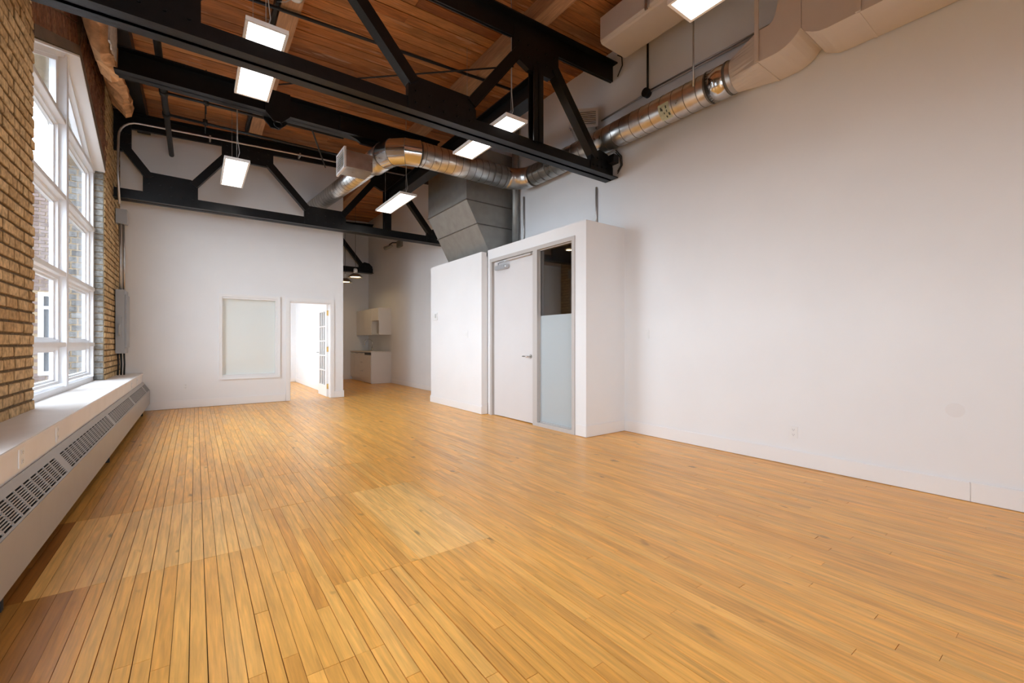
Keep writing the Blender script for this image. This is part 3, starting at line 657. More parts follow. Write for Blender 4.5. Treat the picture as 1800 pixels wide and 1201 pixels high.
k = MB(); k.prism([(1.70, 4.27), (1.84, 4.26), (1.94, 4.235), (1.99, 4.20), (2.0, 4.19), (3.26, 4.19), (3.26, 4.53), (1.70, 4.53)], 'y', 6.595, 6.645); k.build('haunch_plate', 'steel', b2)
ib = empty('steel_runner_beam', (3.37, 6.7, 4.19), 'deep black steel beam running lengthwise between the trusses', 'beam')
k = MB(); k.box(3.36, 3.38, Y1+0.06, Y2-0.06, 4.20, 4.44); k.box(3.275, 3.465, Y1+0.06, Y2-0.06, 4.19, 4.206); k.box(3.275, 3.465, Y1+0.06, Y2-0.06, 4.43, 4.446); k.build('beam', 'steel', ib)
eb = tag(MB().box(-0.82, -0.64, YB, 9.95, 4.86, 5.05).build('edge_beam', 'steel'), 'black beam along the top of the left brick wall', 'beam')

def purlin(xc, label, ya, yb, wid=0.20):
    t = MB(); x0, x1 = xc-wid/2, xc+wid/2
    t.add([(x0, ya, zb(x0)+0.232), (x1, ya, zb(x1)+0.232), (x1, yb, zb(x1)+0.232), (x0, yb, zb(x0)+0.232), (x0, ya, zc(x0)-0.005), (x1, ya, zc(x1)-0.005), (x1, yb, zc(x1)-0.005), (x0, yb, zc(x0)-0.005)], BOXF, tint=(random.random(), 0.2, 0))
    return tag(t.build('timber_purlin', 'purlin'), label, 'timber beam', 'timber purlins under the ceiling')
purlin(0.86, 'pale brown timber purlin above the left row of lights', YB, 9.98)
purlin(3.34, 'pale brown timber purlin over the right row of lights', YB, 14.75)

# rubble encasement at the wall head
pg = MB(); rr = random.Random(3); NY, NA = 26, 7; vs = []; fs = []
prof = [(-1.02, 4.84), (-0.95, 4.62), (-0.87, 4.30), (-0.80, 4.24), (-0.735, 4.28), (-0.725, 4.55), (-0.83, 4.85)]
for i_ in range(NY):
    yy = 5.4+2.95*i_/(NY-1)
    f = 0.75+0.25*min(1, (8.35-yy)/0.5)
    for j_, (px, pz) in enumerate(prof):
        lo_ = 0.20 if ((yy > 6.85 or yy < 6.2) and 1 < j_ < 5) else 0.0
        vs.append((px+(rr.uniform(-0.025, 0.025) if 0 < j_ else 0), yy+rr.uniform(-0.02, 0.02), pz+(rr.uniform(-0.03, 0.03) if 0 < j_ < 6 else 0)+lo_))
for i_ in range(NY-1):
    for j_ in range(6): fs.append((i_*7+j_, i_*7+j_+1, (i_+1)*7+j_+1, (i_+1)*7+j_))
fs += [tuple(range(7))[::-1], tuple(range((NY-1)*7, NY*7))]
pg.add(vs, fs); pg.fix = True
rub = empty('rubble_corbel', (-0.9, 6.9, 4.46), 'crumbling orange brown masonry around the beam end above the window', 'masonry')
pg.build('rubble_core', 'parge', rub)
pe = MB(); vs = []; fs = []
for i_ in range(14):
    yy = 6.05+0.48*i_/13
    w_ = rr.uniform(0.02, 0.06)
    vs += [(-0.715+rr.uniform(-.005, .005), yy, 4.36-w_), (-0.708, yy, 4.6), (-0.715, yy, 4.84)]
for i_ in range(13): fs += [(i_*3, i_*3+1, i_*3+4, i_*3+3), (i_*3+1, i_*3+2, i_*3+5, i_*3+4)]
pe.add(vs, fs); pe.fix = True; so = pe.build('torn_plaster_edge', 'plaster', rub); md = so.modifiers.new('thickness', 'SOLIDIFY'); md.thickness = 0.015
tag(MB().prism([(4.6, 4.95), (9.6, 4.95), (9.6, 5.04), (4.6, 5.04)], 'x', -1.049, -0.985).build('wall_plate_board', 'lintel'), 'dark brown timber plate along the top of the left wall', 'timber')

# ------------------------------------------------------------------ lights
def led(x0, y0, z, label, clen=0.9):
    r = empty('hanging_light_panel', (x0+0.155, y0+0.63, z), label, 'light', 'hanging rectangular light panels')
    f = MB(); X1_, Y1_ = x0+0.31, y0+1.26
    b_ = 0.022
    for q in ([(x0, y0), (x0+b_, y0+b_), (x0+b_, Y1_-b_), (x0, Y1_)], [(X1_, y0), (X1_, Y1_), (X1_-b_, Y1_-b_), (X1_-b_, y0+b_)], [(x0, y0), (X1_, y0), (X1_-b_, y0+b_), (x0+b_, y0+b_)], [(x0, Y1_), (x0+b_, Y1_-b_), (X1_-b_, Y1_-b_), (X1_, Y1_)]): f.prism(q, 'z', z, z+0.035)
    f.box(x0+b_+0.001, X1_-b_-0.001, y0+b_+0.001, Y1_-b_-0.001, z+0.026, z+0.033)
    f.build('frame', 'ledframe', r)
    MB().box(x0+0.022, X1_-0.022, y0+0.022, Y1_-0.022, z+0.006, z+0.012).build('diffuser', 'led', r)
    top = zc(x0)-0.002
    for yy in (y0+0.12, Y1_-0.12):
        MB().tube([(x0+0.155, yy, z+0.034), (x0+0.155, yy, top)], 0.0022, 6).build('suspension_wire', 'cable', r)
    if clen: MB().tube([(x0+0.155, y0+0.16, z+0.034), (x0+0.19, y0+0.13, z+0.16), (x0+0.165, y0+0.12, z+0.36), (x0+0.158, y0+0.12, top)], 0.0045, 6).build('power_cable', 'cable', r)
    return r
led(0.32, 4.03, 3.77, 'upper left light panel, crossed by the nearest truss')
led(0.32, 7.22, 3.77, 'light panel hanging in front of the end wall truss, left row')
led(2.83, 4.0, 3.77, 'light panel behind the nearest truss, right row')
led(2.83, 7.15, 3.77, 'farthest light panel of the right row, beyond the round duct')
led(2.90, 0.72, 3.77, 'light panel cut by the top edge of the photograph')
led(0.32, 0.72, 3.77, 'unseen light panel added above the camera, continuing the left row')  # this panel and the next two are unseen, added for brightness
led(0.32, -2.55, 3.77, 'unseen light panel added behind the camera, continuing the left row')
led(2.90, -2.55, 3.77, 'unseen light panel added behind the camera, continuing the right row')

def pendant(x, y, z, label):
    r = empty('pendant_lamp', (x, y, z), label, 'lamp', 'kitchenette pendant lamps')
    MB().lathe([(0.19, 0.0), (0.185, 0.012), (0.13, 0.07), (0.07, 0.115), (0.055, 0.12), (0.06, 0.123), (0.076, 0.118), (0.137, 0.075), (0.192, 0.015), (0.19, 0.0)], (x, y, z), 28).build('shade', 'shade', r)
    MB().lathe([(0.0, 0.26), (0.045, 0.25), (0.055, 0.20), (0.055, 0.12), (0.0, 0.12)], (x, y, z), 18).build('cap', 'plastic', r)
    MB().lathe([(0.0, 0.02), (0.16, 0.03), (0.165, 0.036)], (x, y, z), 24).build('bulb', 'bulb', r)
    MB().tube([(x, y, z+0.25), (x, y, zc(x)-0.01)], 0.005, 6).build('cord', 'blackplastic', r)
pendant(3.6, 12.36, 3.02, 'spun metal pendant lamp over the kitchenette, the fully visible one')
pendant(3.6, 13.38, 3.0, 'pendant lamp half hidden behind the end wall corner')

# ------------------------------------------------------------------ ducts
def duct(pts_r, mb=None, n=28):
    mb = mb or MB(); mb.tube([p for p, r in pts_r], [r for p, r in pts_r], n); return mb
def straight(a, b, r, seam=0.15, n=28):
    a = Vector(a); b = Vector(b); L = (b-a).length; d = (b-a)/L; mb = MB(); mb.tube([a, b], r, n); s_ = seam*0.5; sm_ = MB()
    while s_ < L-0.02:
        sm_.tube([a+d*(s_-0.0035), a+d*(s_+0.0035)], r+0.0020, n); s_ += seam
    tag(sm_.build('spiral_seams', 'seam', sd), kind='stuff')
    return mb
DR, DX, DY, DZ = 0.165, 4.555, 6.0, 3.99
sd = empty('spiral_duct', (3.3, DY, DZ), 'shiny round spiral duct crossing the room and following the right wall', 'duct')
straight((DX, 2.28, DZ), (DX, 5.62, DZ), DR).build('wall_run', 'galv', sd)
straight((4.22, DY, DZ), (2.66, DY, DZ), 0.178, 0.12).build('cross_run', 'galv', sd)
straight((2.235, 6.86, DZ+0.005), (1.99, 9.98, DZ+0.05), 0.146, 0.13).build('office_run', 'galv', sd)
def gore(cx, cy, a0, a1, R, r, n=4, z=DZ):
    P = []
    for k in range(n+1):
        a = a0+(a1-a0)*k/n; P.append((Vector((cx+R*math.cos(a), cy+R*math.sin(a), z)), r))
    return P
P = gore(2.66, 6.38, -math.pi/2, -math.pi*0.974, 0.38, 0.188, 3)
el = empty('elbow', (2.2, 6.1, DZ)); el.parent = sd; el.location = Vector((2.2, 6.1, DZ))-WORLD[sd.name]
full = MB(); full.tube([P[0][0]+Vector((0.03, 0, 0))]+[p for p, r in P]+[P[-1][0]+Vector((-0.003, 0.03, 0))], 0.188, 32, caps=False)
for k in range(len(P)-1):
    ring = lambda q: full.v[q*32:(q+1)*32]
    mb = MB(); mb.add(ring(k+1)+ring(k+2), [(j_, (j_+1) % 32, 32+(j_+1) % 32, 32+j_) for j_ in range(32)], True); mb.fix = True; mb.build('gore', 'bright', el)
for k in range(len(P)):
    rg = [Vector(v) for v in full.v[(k+1)*32:(k+2)*32]]; c0 = sum(rg, Vector())/32
    mb = MB(); mb.tube([c0+(v-c0)*1.006 for v in rg]+[c0+(rg[0]-c0)*1.006], 0.0035, 5, caps=False); mb.build('seam_ring', 'seam', el)
EP = P[-1][0]
ED = Vector((-0.078, 0.997, 0.013))
MB().tube([EP, EP+ED*0.38, EP+ED*0.50], [0.187, 0.183, 0.146], 28).build('reducer', 'galv', sd)
P = gore(4.22, 5.665, math.pi/2, 0.0, 0.335, 0.172, 5)
el2 = MB(); el2.tube([p for p, r in P], [r for p, r in P], 28); el2.build('corner_elbow', 'galv', sd)
for yy in (2.34, 2.56):
    mb = MB(); mb.tube([(DX, yy-0.008, DZ), (DX, yy+0.008, DZ)], DR+0.006, 28); mb.build('joint_band', 'seam', sd)
MB().tube([(DX, 2.36, DZ), (DX, 2.55, DZ)], DR+0.004, 28).build('coupling_sleeve', 'bright', sd)
bx = MB(); bx.box(1.70, 2.08, 6.30, 6.66, 3.68, 3.92); bx.build('register_boot', 'galv', sd, bevel=0.003)
gr = MB(); gr.box(1.672, 1.70, 6.27, 6.30, 3.65, 3.95); gr.box(1.672, 1.70, 6.66, 6.69, 3.65, 3.95); gr.box(1.672, 1.70, 6.30, 6.66, 3.65, 3.68); gr.box(1.672, 1.70, 6.30, 6.66, 3.92, 3.95)
for k in range(8): zz = 3.69+0.029*k; gr.prism([(1.678, zz), (1.696, zz+0.013), (1.698, zz+0.010), (1.68, zz-0.003)], 'y', 6.30, 6.66)
gr.build('register_grille', 'unit', sd)
# register on the wall run, turned 45 degrees to the room
gc = Vector((4.50, 4.44, 4.42)); gn = Vector((-0.70, -0.714, 0)); gs_ = Vector((-0.714, 0.70, 0)); gu = Vector((0, 0, 1))
def gbox(mb, s0, s1, z0, z1, d0, d1):
    vs = [gc+gs_*a+gu*c+gn*b for c in (z0, z1) for (a, b) in ((s0, d0), (s1, d0), (s1, d1), (s0, d1))]
    mb.fix = True; mb.add(vs, BOXF)
g2 = MB()
for q in ((-0.205, -0.175, -0.135, 0.135), (0.175, 0.205, -0.135, 0.135), (-0.205, 0.205, 0.105, 0.135), (-0.205, 0.205, -0.135, -0.105)): gbox(g2, *q, 0.0, 0.02)
for k in range(8): zz = -0.095+0.0265*k; gbox(g2, -0.175, 0.175, zz, zz+0.011, 0.0, 0.014)
g2.build('register_grille', 'unit', sd)
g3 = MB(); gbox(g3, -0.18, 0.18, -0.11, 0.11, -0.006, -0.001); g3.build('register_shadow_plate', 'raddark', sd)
g4 = MB(); gbox(g4, -0.19, 0.19, -0.12, 0.12, -0.09, -0.007)
lo_ = [gc+gs_*a+gu*-0.125+gn*b for (a, b) in ((-0.17, -0.01), (0.17, -0.01), (0.17, -0.09), (-0.17, -0.09))]; hi_ = [Vector((DX+a, 4.45+b, DZ+0.12)) for (a, b) in ((0.09, -0.11), (-0.09, 0.11), (-0.02, 0.16), (0.13, -0.03))]
g4.add(lo_+hi_, BOXF); g4.fix = True; g4.build('register_boot', 'plenum', sd)
# stickers on the duct
for (ya, yb, a0, a1, m_) in ((2.98, 3.12, 1.02, 1.38, 'sticker'),):
    mb = MB(); vs = []; fs = []
    for i_ in range(5):
        for j_ in range(9):
            a = math.pi*(a0+(a1-a0)*j_/8); vs.append((DX+(DR+0.006)*math.cos(a), ya+(yb-ya)*i_/4, DZ+(DR+0.006)*math.sin(a)))
    for i_ in range(4):
        for j_ in range(8): fs.append((i_*9+j_, i_*9+j_+1, (i_+1)*9+j_+1, (i_+1)*9+j_))
    mb.add(vs, fs); mb.fix = True; st_ = mb.build('sticker', m_, sd)
    for (yy, aa, w_, h_) in ((3.085, 1.12, 0.010, 0.07), (3.07, 1.14, 0.006, 0.05), (3.02, 1.11, 0.008, 0.06), (3.02, 1.19, 0.006, 0.05), (3.0, 1.27, 0.01, 0.06), (3.055, 1.22, 0.006, 0.04), (3.04, 1.31, 0.008, 0.05)):
        q = []
        for (dy, da) in ((-w_, -h_/2), (w_, -h_/2), (w_, h_/2), (-w_, h_/2)): a = math.pi*(aa+da); q.append((DX+(DR+0.008)*math.cos(a), yy+dy, DZ+(DR+0.008)*math.sin(a)))
        MB().add(q, [(0, 1, 2, 3)]).build('printed_mark', 'ink', st_)

# beige painted duct: round-to-square, two radius heels meeting at a riser
pd = empty('painted_duct', (4.48, 1.55, 3.83), 'beige painted rectangular duct with two curved branches joining a riser', 'duct')
XA, XB, ZB, ZT = 4.25, 4.72, 3.825, 4.115
tr = MB(); n_ = 28; vs = []; fs = []
for j_ in range(n_): a = 2*math.pi*(j_+0.5)/n_; vs.append((DX+(DR+0.004)*math.cos(a), 2.28, DZ+(DR+0.004)*math.sin(a)))
for j_ in range(n_):
    a = 2*math.pi*(j_+0.5)/n_; ca, sa_ = math.cos(a), math.sin(a); m__ = max(abs(ca), abs(sa_)); vs.append(((XA+XB)/2+ca/m__*(XB-XA)/2, 1.94, (ZB+ZT)/2+sa_/m__*(ZT-ZB)/2))
for j_ in range(n_): fs.append((j_, (j_+1) % n_, n_+(j_+1) % n_, n_+j_))
tr.add(vs, fs); tr.fix = True; tr.build('round_to_square', 'pduct', pd)
def arc(cx, cy, r, a0, a1, n): return [(cx+r*math.cos(math.radians(a0+(a1-a0)*k/n)), cy+r*math.sin(math.radians(a0+(a1-a0)*k/n))) for k in range(n+1)]
heelL = [(1.94, ZB), (1.80, ZB)]+[(1.80-0.26*math.sin(t*math.pi/2/7*0.62), ZB+0.26*(1-math.cos(t*math.pi/2/7*0.62))*0.95) for t in range(1, 8)]
ce = heelL[-1]
crease = (ce[0]-0.01, ce[1]+0.005)
throatL = [(1.76, 4.825), (1.76, 4.34)]+[(1.76+0.0+0.08*(1-math.cos(t*math.pi/8)), 4.34-0.225*math.sin(t*math.pi/8)) for t in range(1, 5)]+[(1.94, ZT)]
left = heelL+[crease, (crease[0], 4.825)]+throatL
mb = MB(); mb.prism(left, 'x', XA, XB); mb.build('far_branch', 'pduct', pd)
cy_ = crease[0]
heelR = [(2*cy_-p[0]+0.0, p[1]) for p in heelL]; heelR[0] = (1.17, ZB)
right = [(1.17, ZB)]+[(cy_-0.005-(p[0]-cy_)*0.75, p[1]-0.02 if i_ > 2 else ZB) for i_, p in enumerate(heelL[1:])]+[(cy_-0.004, crease[1]-0.02), (cy_-0.004, 4.825), (1.17, 4.825), (1.17, ZT)]
right = [(1.17, ZB), (1.38, ZB), (1.44, ZB+0.008), (1.49, ZB+0.03), (cy_-0.03, ZB+0.065), (cy_-0.004, crease[1]-0.002), (cy_-0.004, 4.825), (1.30, 4.825), (1.30, 4.34), (1.26, 4.20), (1.17, ZT)]
mb = MB(); mb.prism(right, 'x', XA, XB); mb.build('near_branch', 'pduct', pd)
MB().box(XA, XB, -1.5, 1.165, ZB-0.004, ZT).build('trunk', 'pduct', pd)
for yy in (1.17, 1.94):
    j_ = MB(); j_.box(XA-0.006, XB, yy-0.008, yy+0.008, ZB-0.008, ZT+0.006); j_.build('joint_flange', 'pduct', pd)
    MB().box(XA-0.018, XA-0.004, yy-0.018, yy+0.018, ZB, 4.825).build('hanger_strap', 'pduct', pd)

fc = empty('fan_coil_unit', (4.21, 2.2, 4.83), 'off white box shaped unit slung under the ceiling at upper right', 'air handler')
k = MB(); P = [(3.97, 4.87), (3.99, 4.84), (4.02, 4.83), (4.41, 4.83), (4.45, 4.845), (4.47, 4.88), (4.47, 5.16), (3.97, 5.15)]
k.prism(P, 'y', -0.6, 3.64); k.build('casing', 'unit', fc, bevel=0.006)
MB().box(3.955, 3.972, 2.95, 2.98, 4.83, 5.26).build('hanger_strap', 'conduit', fc); MB().box(3.969, 3.9695, 2.93, 2.934, 4.84, 5.15).build('casing_seam', 'seam', fc)

pl = empty('sheet_metal_plenum', (4.2, 7.2, 2.74), 'large dull sheet metal plenum tapering down into the closet', 'duct')
PX, PYa, PYb, PZ = 3.74, 6.46, 7.97, 3.66
MB().box(PX, 4.735, PYa, PYb, PZ+0.006, 4.62).build('upper_box', 'plenum', pl, bevel=0.004)
def taper(z): return PX+(4.205-PX)*(PZ-z)/(PZ-2.82)
zm = 3.28
for (z1, z0, nm) in ((PZ-0.004, zm+0.004, 'upper_taper'), (zm-0.004, 2.70, 'lower_taper')):
    k = MB(); k.prism([(taper(z1), z1), (4.735, z1), (4.735, z0), (taper(z0), z0)], 'y', PYa+0.004, PYb-0.004); k.build(nm, 'plenum', pl, bevel=0.003)
for z in (PZ, zm):
    k = MB(); k.box(taper(z)-0.018, 4.735, PYa-0.014, PYb+0.01, z-0.006, z+0.006); k.build('seam_flange', 'seam', pl)

# ------------------------------------------------------------------ pipes and conduits
def pipe(name, pts, r, m, label, cat='pipe', group=None, n=12):
    o = MB().tube(pts, r, n); o = o.build(name, m); return tag(o, label, cat, group)
sp_ = empty('sprinkler_pipework', (-0.35, 8, 4.6), 'black sprinkler main with two branches near the left wall', 'pipe')
MB().tube([(-0.352, 2.0, 4.60), (-0.352, 9.98, 4.60)], 0.038, 14).build('main_pipe', 'blackpipe', sp_)
for (yy, xe) in ((7.55, 2.0), (8.25, 3.2)):
    k = MB(); k.tube([(-0.352, yy, 4.60), (xe, yy, 4.63)], 0.020, 10); k.tube([(-0.352, yy-0.05, 4.6), (-0.352, yy+0.05, 4.6)], 0.050, 14); k.tube([(0.12, yy, 4.58), (0.12, yy, 4.66)], 0.032, 10); k.tube([(0.12, yy, 4.45), (0.12, yy, 5.08)], 0.007, 6); k.build('branch_pipe', 'blackpipe', sp_)
pipe('sprinkler_pipe', [(-0.3, 5.42, zb(-0.3)+0.20), (3.9, 5.30, zb(3.9)+0.20)], 0.019, 'blackpipe', 'thin black pipe crossing under the ceiling boards behind the nearest truss')
pipe('brace_rod', [(0.95, 6.9, 4.85), (3.3, 4.5, 4.75)], 0.010, 'blackpipe', 'thin black diagonal brace rod near the nearest truss', 'rod')
pipe('brace_rod', [(1.35, 6.74, 4.27), (2.0, 8.8, 4.55)], 0.012, 'blackpipe', 'thin black diagonal rod dropping from the cross beam towards the register', 'rod')
cd_ = empty('conduit_run', (-0.95, 9.05, 3.3), 'silver electrical conduit bending from left wall along the far truss', 'conduit')
ptsC = [(-0.955, 9.02, 3.36), (-0.975, 9.02, 3.9), (-0.965, 9.02, 4.40)]+[(-0.965+0.24*(1-math.cos(t*math.pi/12)), 9.02, 4.40+0.265*math.sin(t*math.pi/12)) for t in range(1, 7)]+[(2.3, 9.02, 4.79), (3.75, 9.02, 4.85)]
MB().tube(ptsC, 0.016, 10).build('conduit', 'conduit', cd_)
for xx in (0.2, 1.6, 2.9): MB().box(xx-0.012, xx+0.012, 9.0, 9.17, 4.67+0.042*xx, 4.725+0.042*xx).build('strap', 'conduit', cd_)
pv = tag(MB().tube([(4.67, 6.31, 2.78), (4.67, 6.31, 5.25)], 0.062, 18).build('vertical_pipe', 'plenum'), 'thick grey vertical pipe against the right wall beside the plenum', 'pipe')
pipe('vertical_conduit', [(4.722, 6.13, 2.77), (4.722, 6.13, 3.80)], 0.014, 'conduit', 'thin grey conduit beside the thick vertical pipe', 'conduit')
pipe('vertical_conduit', [(4.722, 4.40, 2.768), (4.722, 4.40, 3.47)], 0.014, 'conduit', 'grey conduit dropping from the nearest truss end to the washroom roof', 'conduit')
wc = empty('wall_conduit_run', (4.72, 3.0, 4.4), 'pair of grey conduits along the upper right wall with junction box', 'conduit')
MB().tube([(4.722, 4.30, 4.40), (4.722, 3.52, 4.43), (4.722, 1.85, 4.40)], 0.012, 8).build('conduit', 'conduit', wc)
MB().tube([(4.722, 3.50, 4.45), (4.722, 1.85, 4.435)], 0.010, 8).build('conduit', 'conduit', wc)
MB().tube([(4.722, 3.51, 4.44), (4.722, 3.51, 5.27)], 0.013, 8).build('drop_conduit', 'blackpipe', wc)
MB().tube([(4.738, 3.51, 4.425), (4.665, 3.51, 4.425)], 0.055, 16).build('junction_box', 'blackpipe', wc)
pipe('hanger_rod', [(4.375, 2.66, 3.99), (4.375, 2.66, 4.828)], 0.009, 'conduit', 'pale threaded hanger rod over the round duct at right', 'rod')
tag(MB().box(0.705, 0.745, 4.85, 9.05, 4.93, 5.02).build('cable_trunking', 'blackpipe'), 'black trunking along the side of the left timber purlin', 'trunking')
sm = empty('smoke_detector', (0.87, 5.13, 4.88), 'round white smoke detector on the left timber purlin', 'detector')
MB().lathe([(0.0, -0.045), (0.035, -0.045), (0.062, -0.03), (0.068, 0.0), (0.0, 0.0)], (0.87, 5.13, zb(0.77)+0.231), 24).build('body', 'plastic', sm)
MB().tube([(0.87, 5.1, 4.89), (0.78, 5.2, 4.86), (0.72, 5.35, 4.93)], 0.005, 6).build('lead', 'cable', sm)
# cables at the truss end
for k_, (o1, o2) in enumerate(((0.0, 0.0), (0.025, 0.03))):
    pipe('cable_loop', [(4.70, 4.02, 3.84+o2), (4.722, 3.96-o1, 3.76), (4.725, 3.95-o1, 3.64), (4.715, 4.0, 3.57-o2)], 0.007, 'blackplastic', ['black cable loop at the right end of the nearest truss, inner', 'black cable loop at the right end of the nearest truss, outer'][k_], 'cable', 'cable loops at the truss end', 8)
pipe('cable_tail', [(4.69, 3.98, 5.16), (4.72, 3.93, 5.12), (4.72, 3.92, 5.0), (4.715, 4.0, 4.88)], 0.008, 'blackplastic', 'black cable curling from the end of the upper chord', 'cable', None, 8)
tag(MB().box(4.60, 4.70, 3.97, 4.065, 3.67, 3.78).build('truss_end_junction_box', 'blackpipe'), 'small black junction box on the right end of the nearest truss', 'junction box')

# electrical panel on the left wall
ep = empty('electrical_panel', (-0.98, 9.55, 1.03), 'grey electrical panel on the left wall beside the end wall', 'electrical panel')
MB().box(-1.038, -0.925, 9.34, 9.78, 1.03, 2.06).build('cabinet', 'panelgrey', ep, bevel=0.006)
MB().box(-0.924, -0.905, 9.36, 9.76, 1.12, 1.98).build('door', 'panelgrey', ep, bevel=0.004)
k = MB(); k.box(-1.0, -0.96, 9.30, 9.34, 1.28, 1.62); k.build('handle_box', 'panelgrey', ep, bevel=0.003)
k = MB(); k.tube([(-0.985, 9.30, 1.32), (-0.985, 9.25, 1.34), (-0.985, 9.24, 1.46), (-0.985, 9.30, 1.50)], 0.006, 8); k.build('lever', 'conduit', ep)
pb = tag(MB().box(-1.038, -0.90, 9.36, 9.52, 3.13, 3.36).build('pull_box', 'panelgrey', bevel=0.004), 'grey square pull box high on the left wall near far truss', 'junction box')
for k_, (xx, yy) in enumerate(((-0.985, 9.42), (-0.945, 9.46))):
    pipe('riser_conduit', [(xx, yy, 2.055), (xx, yy+0.01, 2.6), (xx-0.01, yy, 3.135)], 0.017, 'conduit', ['grey conduit between pull box and electrical panel, nearer the bricks', 'grey conduit between pull box and electrical panel, nearer the room'][k_], 'conduit', 'conduits above the panel', 10)
for k_, xx in enumerate((-1.02, -0.985, -0.95)):
    pipe('tail_conduit', [(xx, 9.45+0.03*k_, 1.035), (xx+0.005, 9.46+0.03*k_, 0.85), (xx, 9.45+0.03*k_, 0.675)], 0.012, 'blackpipe', ['dark cable under the electrical panel, against the bricks', 'dark cable under the electrical panel, middle of three', 'dark cable under the electrical panel, nearest the room'][k_], 'cable', 'cables below the panel', 8)

# ------------------------------------------------------------------ ledge and radiator
lg = empty('window_ledge', (-0.95, 5, 0.5), 'long white painted ledge under the left window', 'ledge')
MB().box(-1.155, -0.745, YB+0.01, YF-0.005, SILL-0.03, SILL).build('top_board', 'ledge', lg, bevel=0.004)
MB().box(-0.765, -0.755, YB+0.01, YF-0.005, 0.50, SILL-0.031).build('front_board', 'ledge', lg)
ra = empty('radiator_cover', (-0.75, 6, 0.13), 'long grey baseboard radiator cover with louvred slanting top', 'radiator')
ps = [(-0.752, 0.515), (-0.744, 0.515), (-0.652, 0.365), (-0.652, 0.132), (-0.662, 0.132), (-0.662, 0.355), (-0.752, 0.505)]
SECT = [(-3.0, -1.62), (-1.60, 0.24), (0.26, 2.08), (2.10, 3.965), (3.985, 5.91), (5.93, 7.70), (7.72, 9.40), (9.42, 9.95)]
S0, S1 = Vector((-0.744, 0.515)), Vector((-0.652, 0.365)); dv = (S1-S0); sln = dv.length; dv.normalize(); nv = Vector((0.85, 0.53)).normalized(); nv = Vector((-dv.y, dv.x)); 
def sp2(t, off=0.0): q = S0+dv*sln*t+nv*off; return (q.x, q.y)
fp = MB()
fp.prism([(-0.652, 0.372), (-0.652, 0.132), (-0.664, 0.132), (-0.664, 0.366)], 'y', -3.0, 9.95)
fp.prism([sp2(0.0), sp2(0.26), sp2(0.26, -0.008), sp2(0.0, -0.012), ], 'y', -3.0, 9.95)
fp.prism([sp2(0.90), sp2(1.0), sp2(1.0, -0.008), sp2(0.90, -0.008)], 'y', -3.0, 9.95)
for a, b in SECT: fp.prism([sp2(0.26), sp2(0.9), sp2(0.9, -0.008), sp2(0.26, -0.008)], 'y', a-0.01, a+0.055); fp.prism([sp2(0.26), sp2(0.9), sp2(0.9, -0.008), sp2(0.26, -0.008)], 'y', b-0.055, b+0.01)
fp.prism([(-0.752, 0.515), (-0.744, 0.515), (-0.652, 0.365), (-0.652, 0.132), (-0.752, 0.132)], 'y', 9.935, 9.95)
fp.build('casing', 'rad', ra)
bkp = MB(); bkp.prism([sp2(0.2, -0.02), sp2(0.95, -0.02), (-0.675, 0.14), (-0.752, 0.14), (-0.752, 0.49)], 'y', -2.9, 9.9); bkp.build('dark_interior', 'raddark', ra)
for a, b in SECT:
    if b < 1.5: continue
    gm = MB(); na = max(1, round((b-a-0.11)/0.122)); st_ = (b-a-0.11)/na
    for k_ in range(1, na):
        yy = a+0.055+st_*k_; gm.prism([sp2(0.26), sp2(0.9), sp2(0.9, -0.006), sp2(0.26, -0.006)], 'y', yy-0.008, yy+0.008)
    for k_ in range(1, 9):
        t = 0.26+0.64*k_/9; gm.prism([sp2(t-0.017), sp2(t+0.017), sp2(t+0.017, -0.004), sp2(t-0.017, -0.004)], 'y', a+0.05, b-0.05)
    gm.build('louvre_grille', 'rad', ra)
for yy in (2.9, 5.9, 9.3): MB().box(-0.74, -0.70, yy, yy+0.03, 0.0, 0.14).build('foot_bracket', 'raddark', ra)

def outlet(name, c, axis, label, kind='duplex', w_=0.072, h_=0.115, grp=None):
    """cover plate; axis '+x' faces +x, '-x' faces -x, '-y' faces -y"""
    r = empty(name, c, label, {'duplex': 'outlet', 'switch': 'switch'}[kind], grp)
    def bb(mb, s0, s1, z0, z1, d0, d1):
        if axis == '-y': mb.box(c[0]+s0, c[0]+s1, c[1]-d1, c[1]-d0, c[2]+z0, c[2]+z1)
        else:
            sg = 1 if axis == '+x' else -1; mb.box(c[0]+sg*d0, c[0]+sg*d1, c[1]+s0, c[1]+s1, c[2]+z0, c[2]+z1)
    k = MB(); bb(k, -w_/2, w_/2, -h_/2, h_/2, 0.0005, 0.0055); k.build('cover_plate', 'plastic', r, bevel=0.0015)
    if kind == 'duplex':
        for z in (-0.024, 0.024):
            k = MB(); bb(k, -0.017, 0.017, z-0.014, z+0.014, 0.006, 0.008); sk = k.build('socket', 'plastic', r, bevel=0.002)
            k = MB(); bb(k, -0.009, -0.006, z-0.002, z+0.008, 0.008, 0.0085); bb(k, 0.006, 0.009, z-0.002, z+0.008, 0.008, 0.0085); bb(k, -0.003, 0.003, z-0.010, z-0.005, 0.008, 0.0085); k.build('slots', 'plasticgrey', sk)
    else:
        n_g = 2 if w_ > 0.09 else 1
        for g_ in range(n_g):
            o_ = (g_-(n_g-1)/2)*0.046; k = MB(); bb(k, o_-0.017, o_+0.017, -0.033, 0.033, 0.006, 0.009); k.build('rocker', 'plastic', r, bevel=0.002)
    return r
outlet('wall_outlet', (-0.755, 3.42, 0.592), '+x', 'white double outlet on the ledge front nearest the camera', grp='outlets along the ledge', w_=0.10, h_=0.11)
outlet('wall_outlet', (-0.755, 4.16, 0.592), '+x', 'white outlet on the ledge front, second from the camera', grp='outlets along the ledge')
outlet('wall_outlet', (-0.755, 8.35, 0.585), '+x', 'white outlet on the ledge front near the far end', grp='outlets along the ledge')
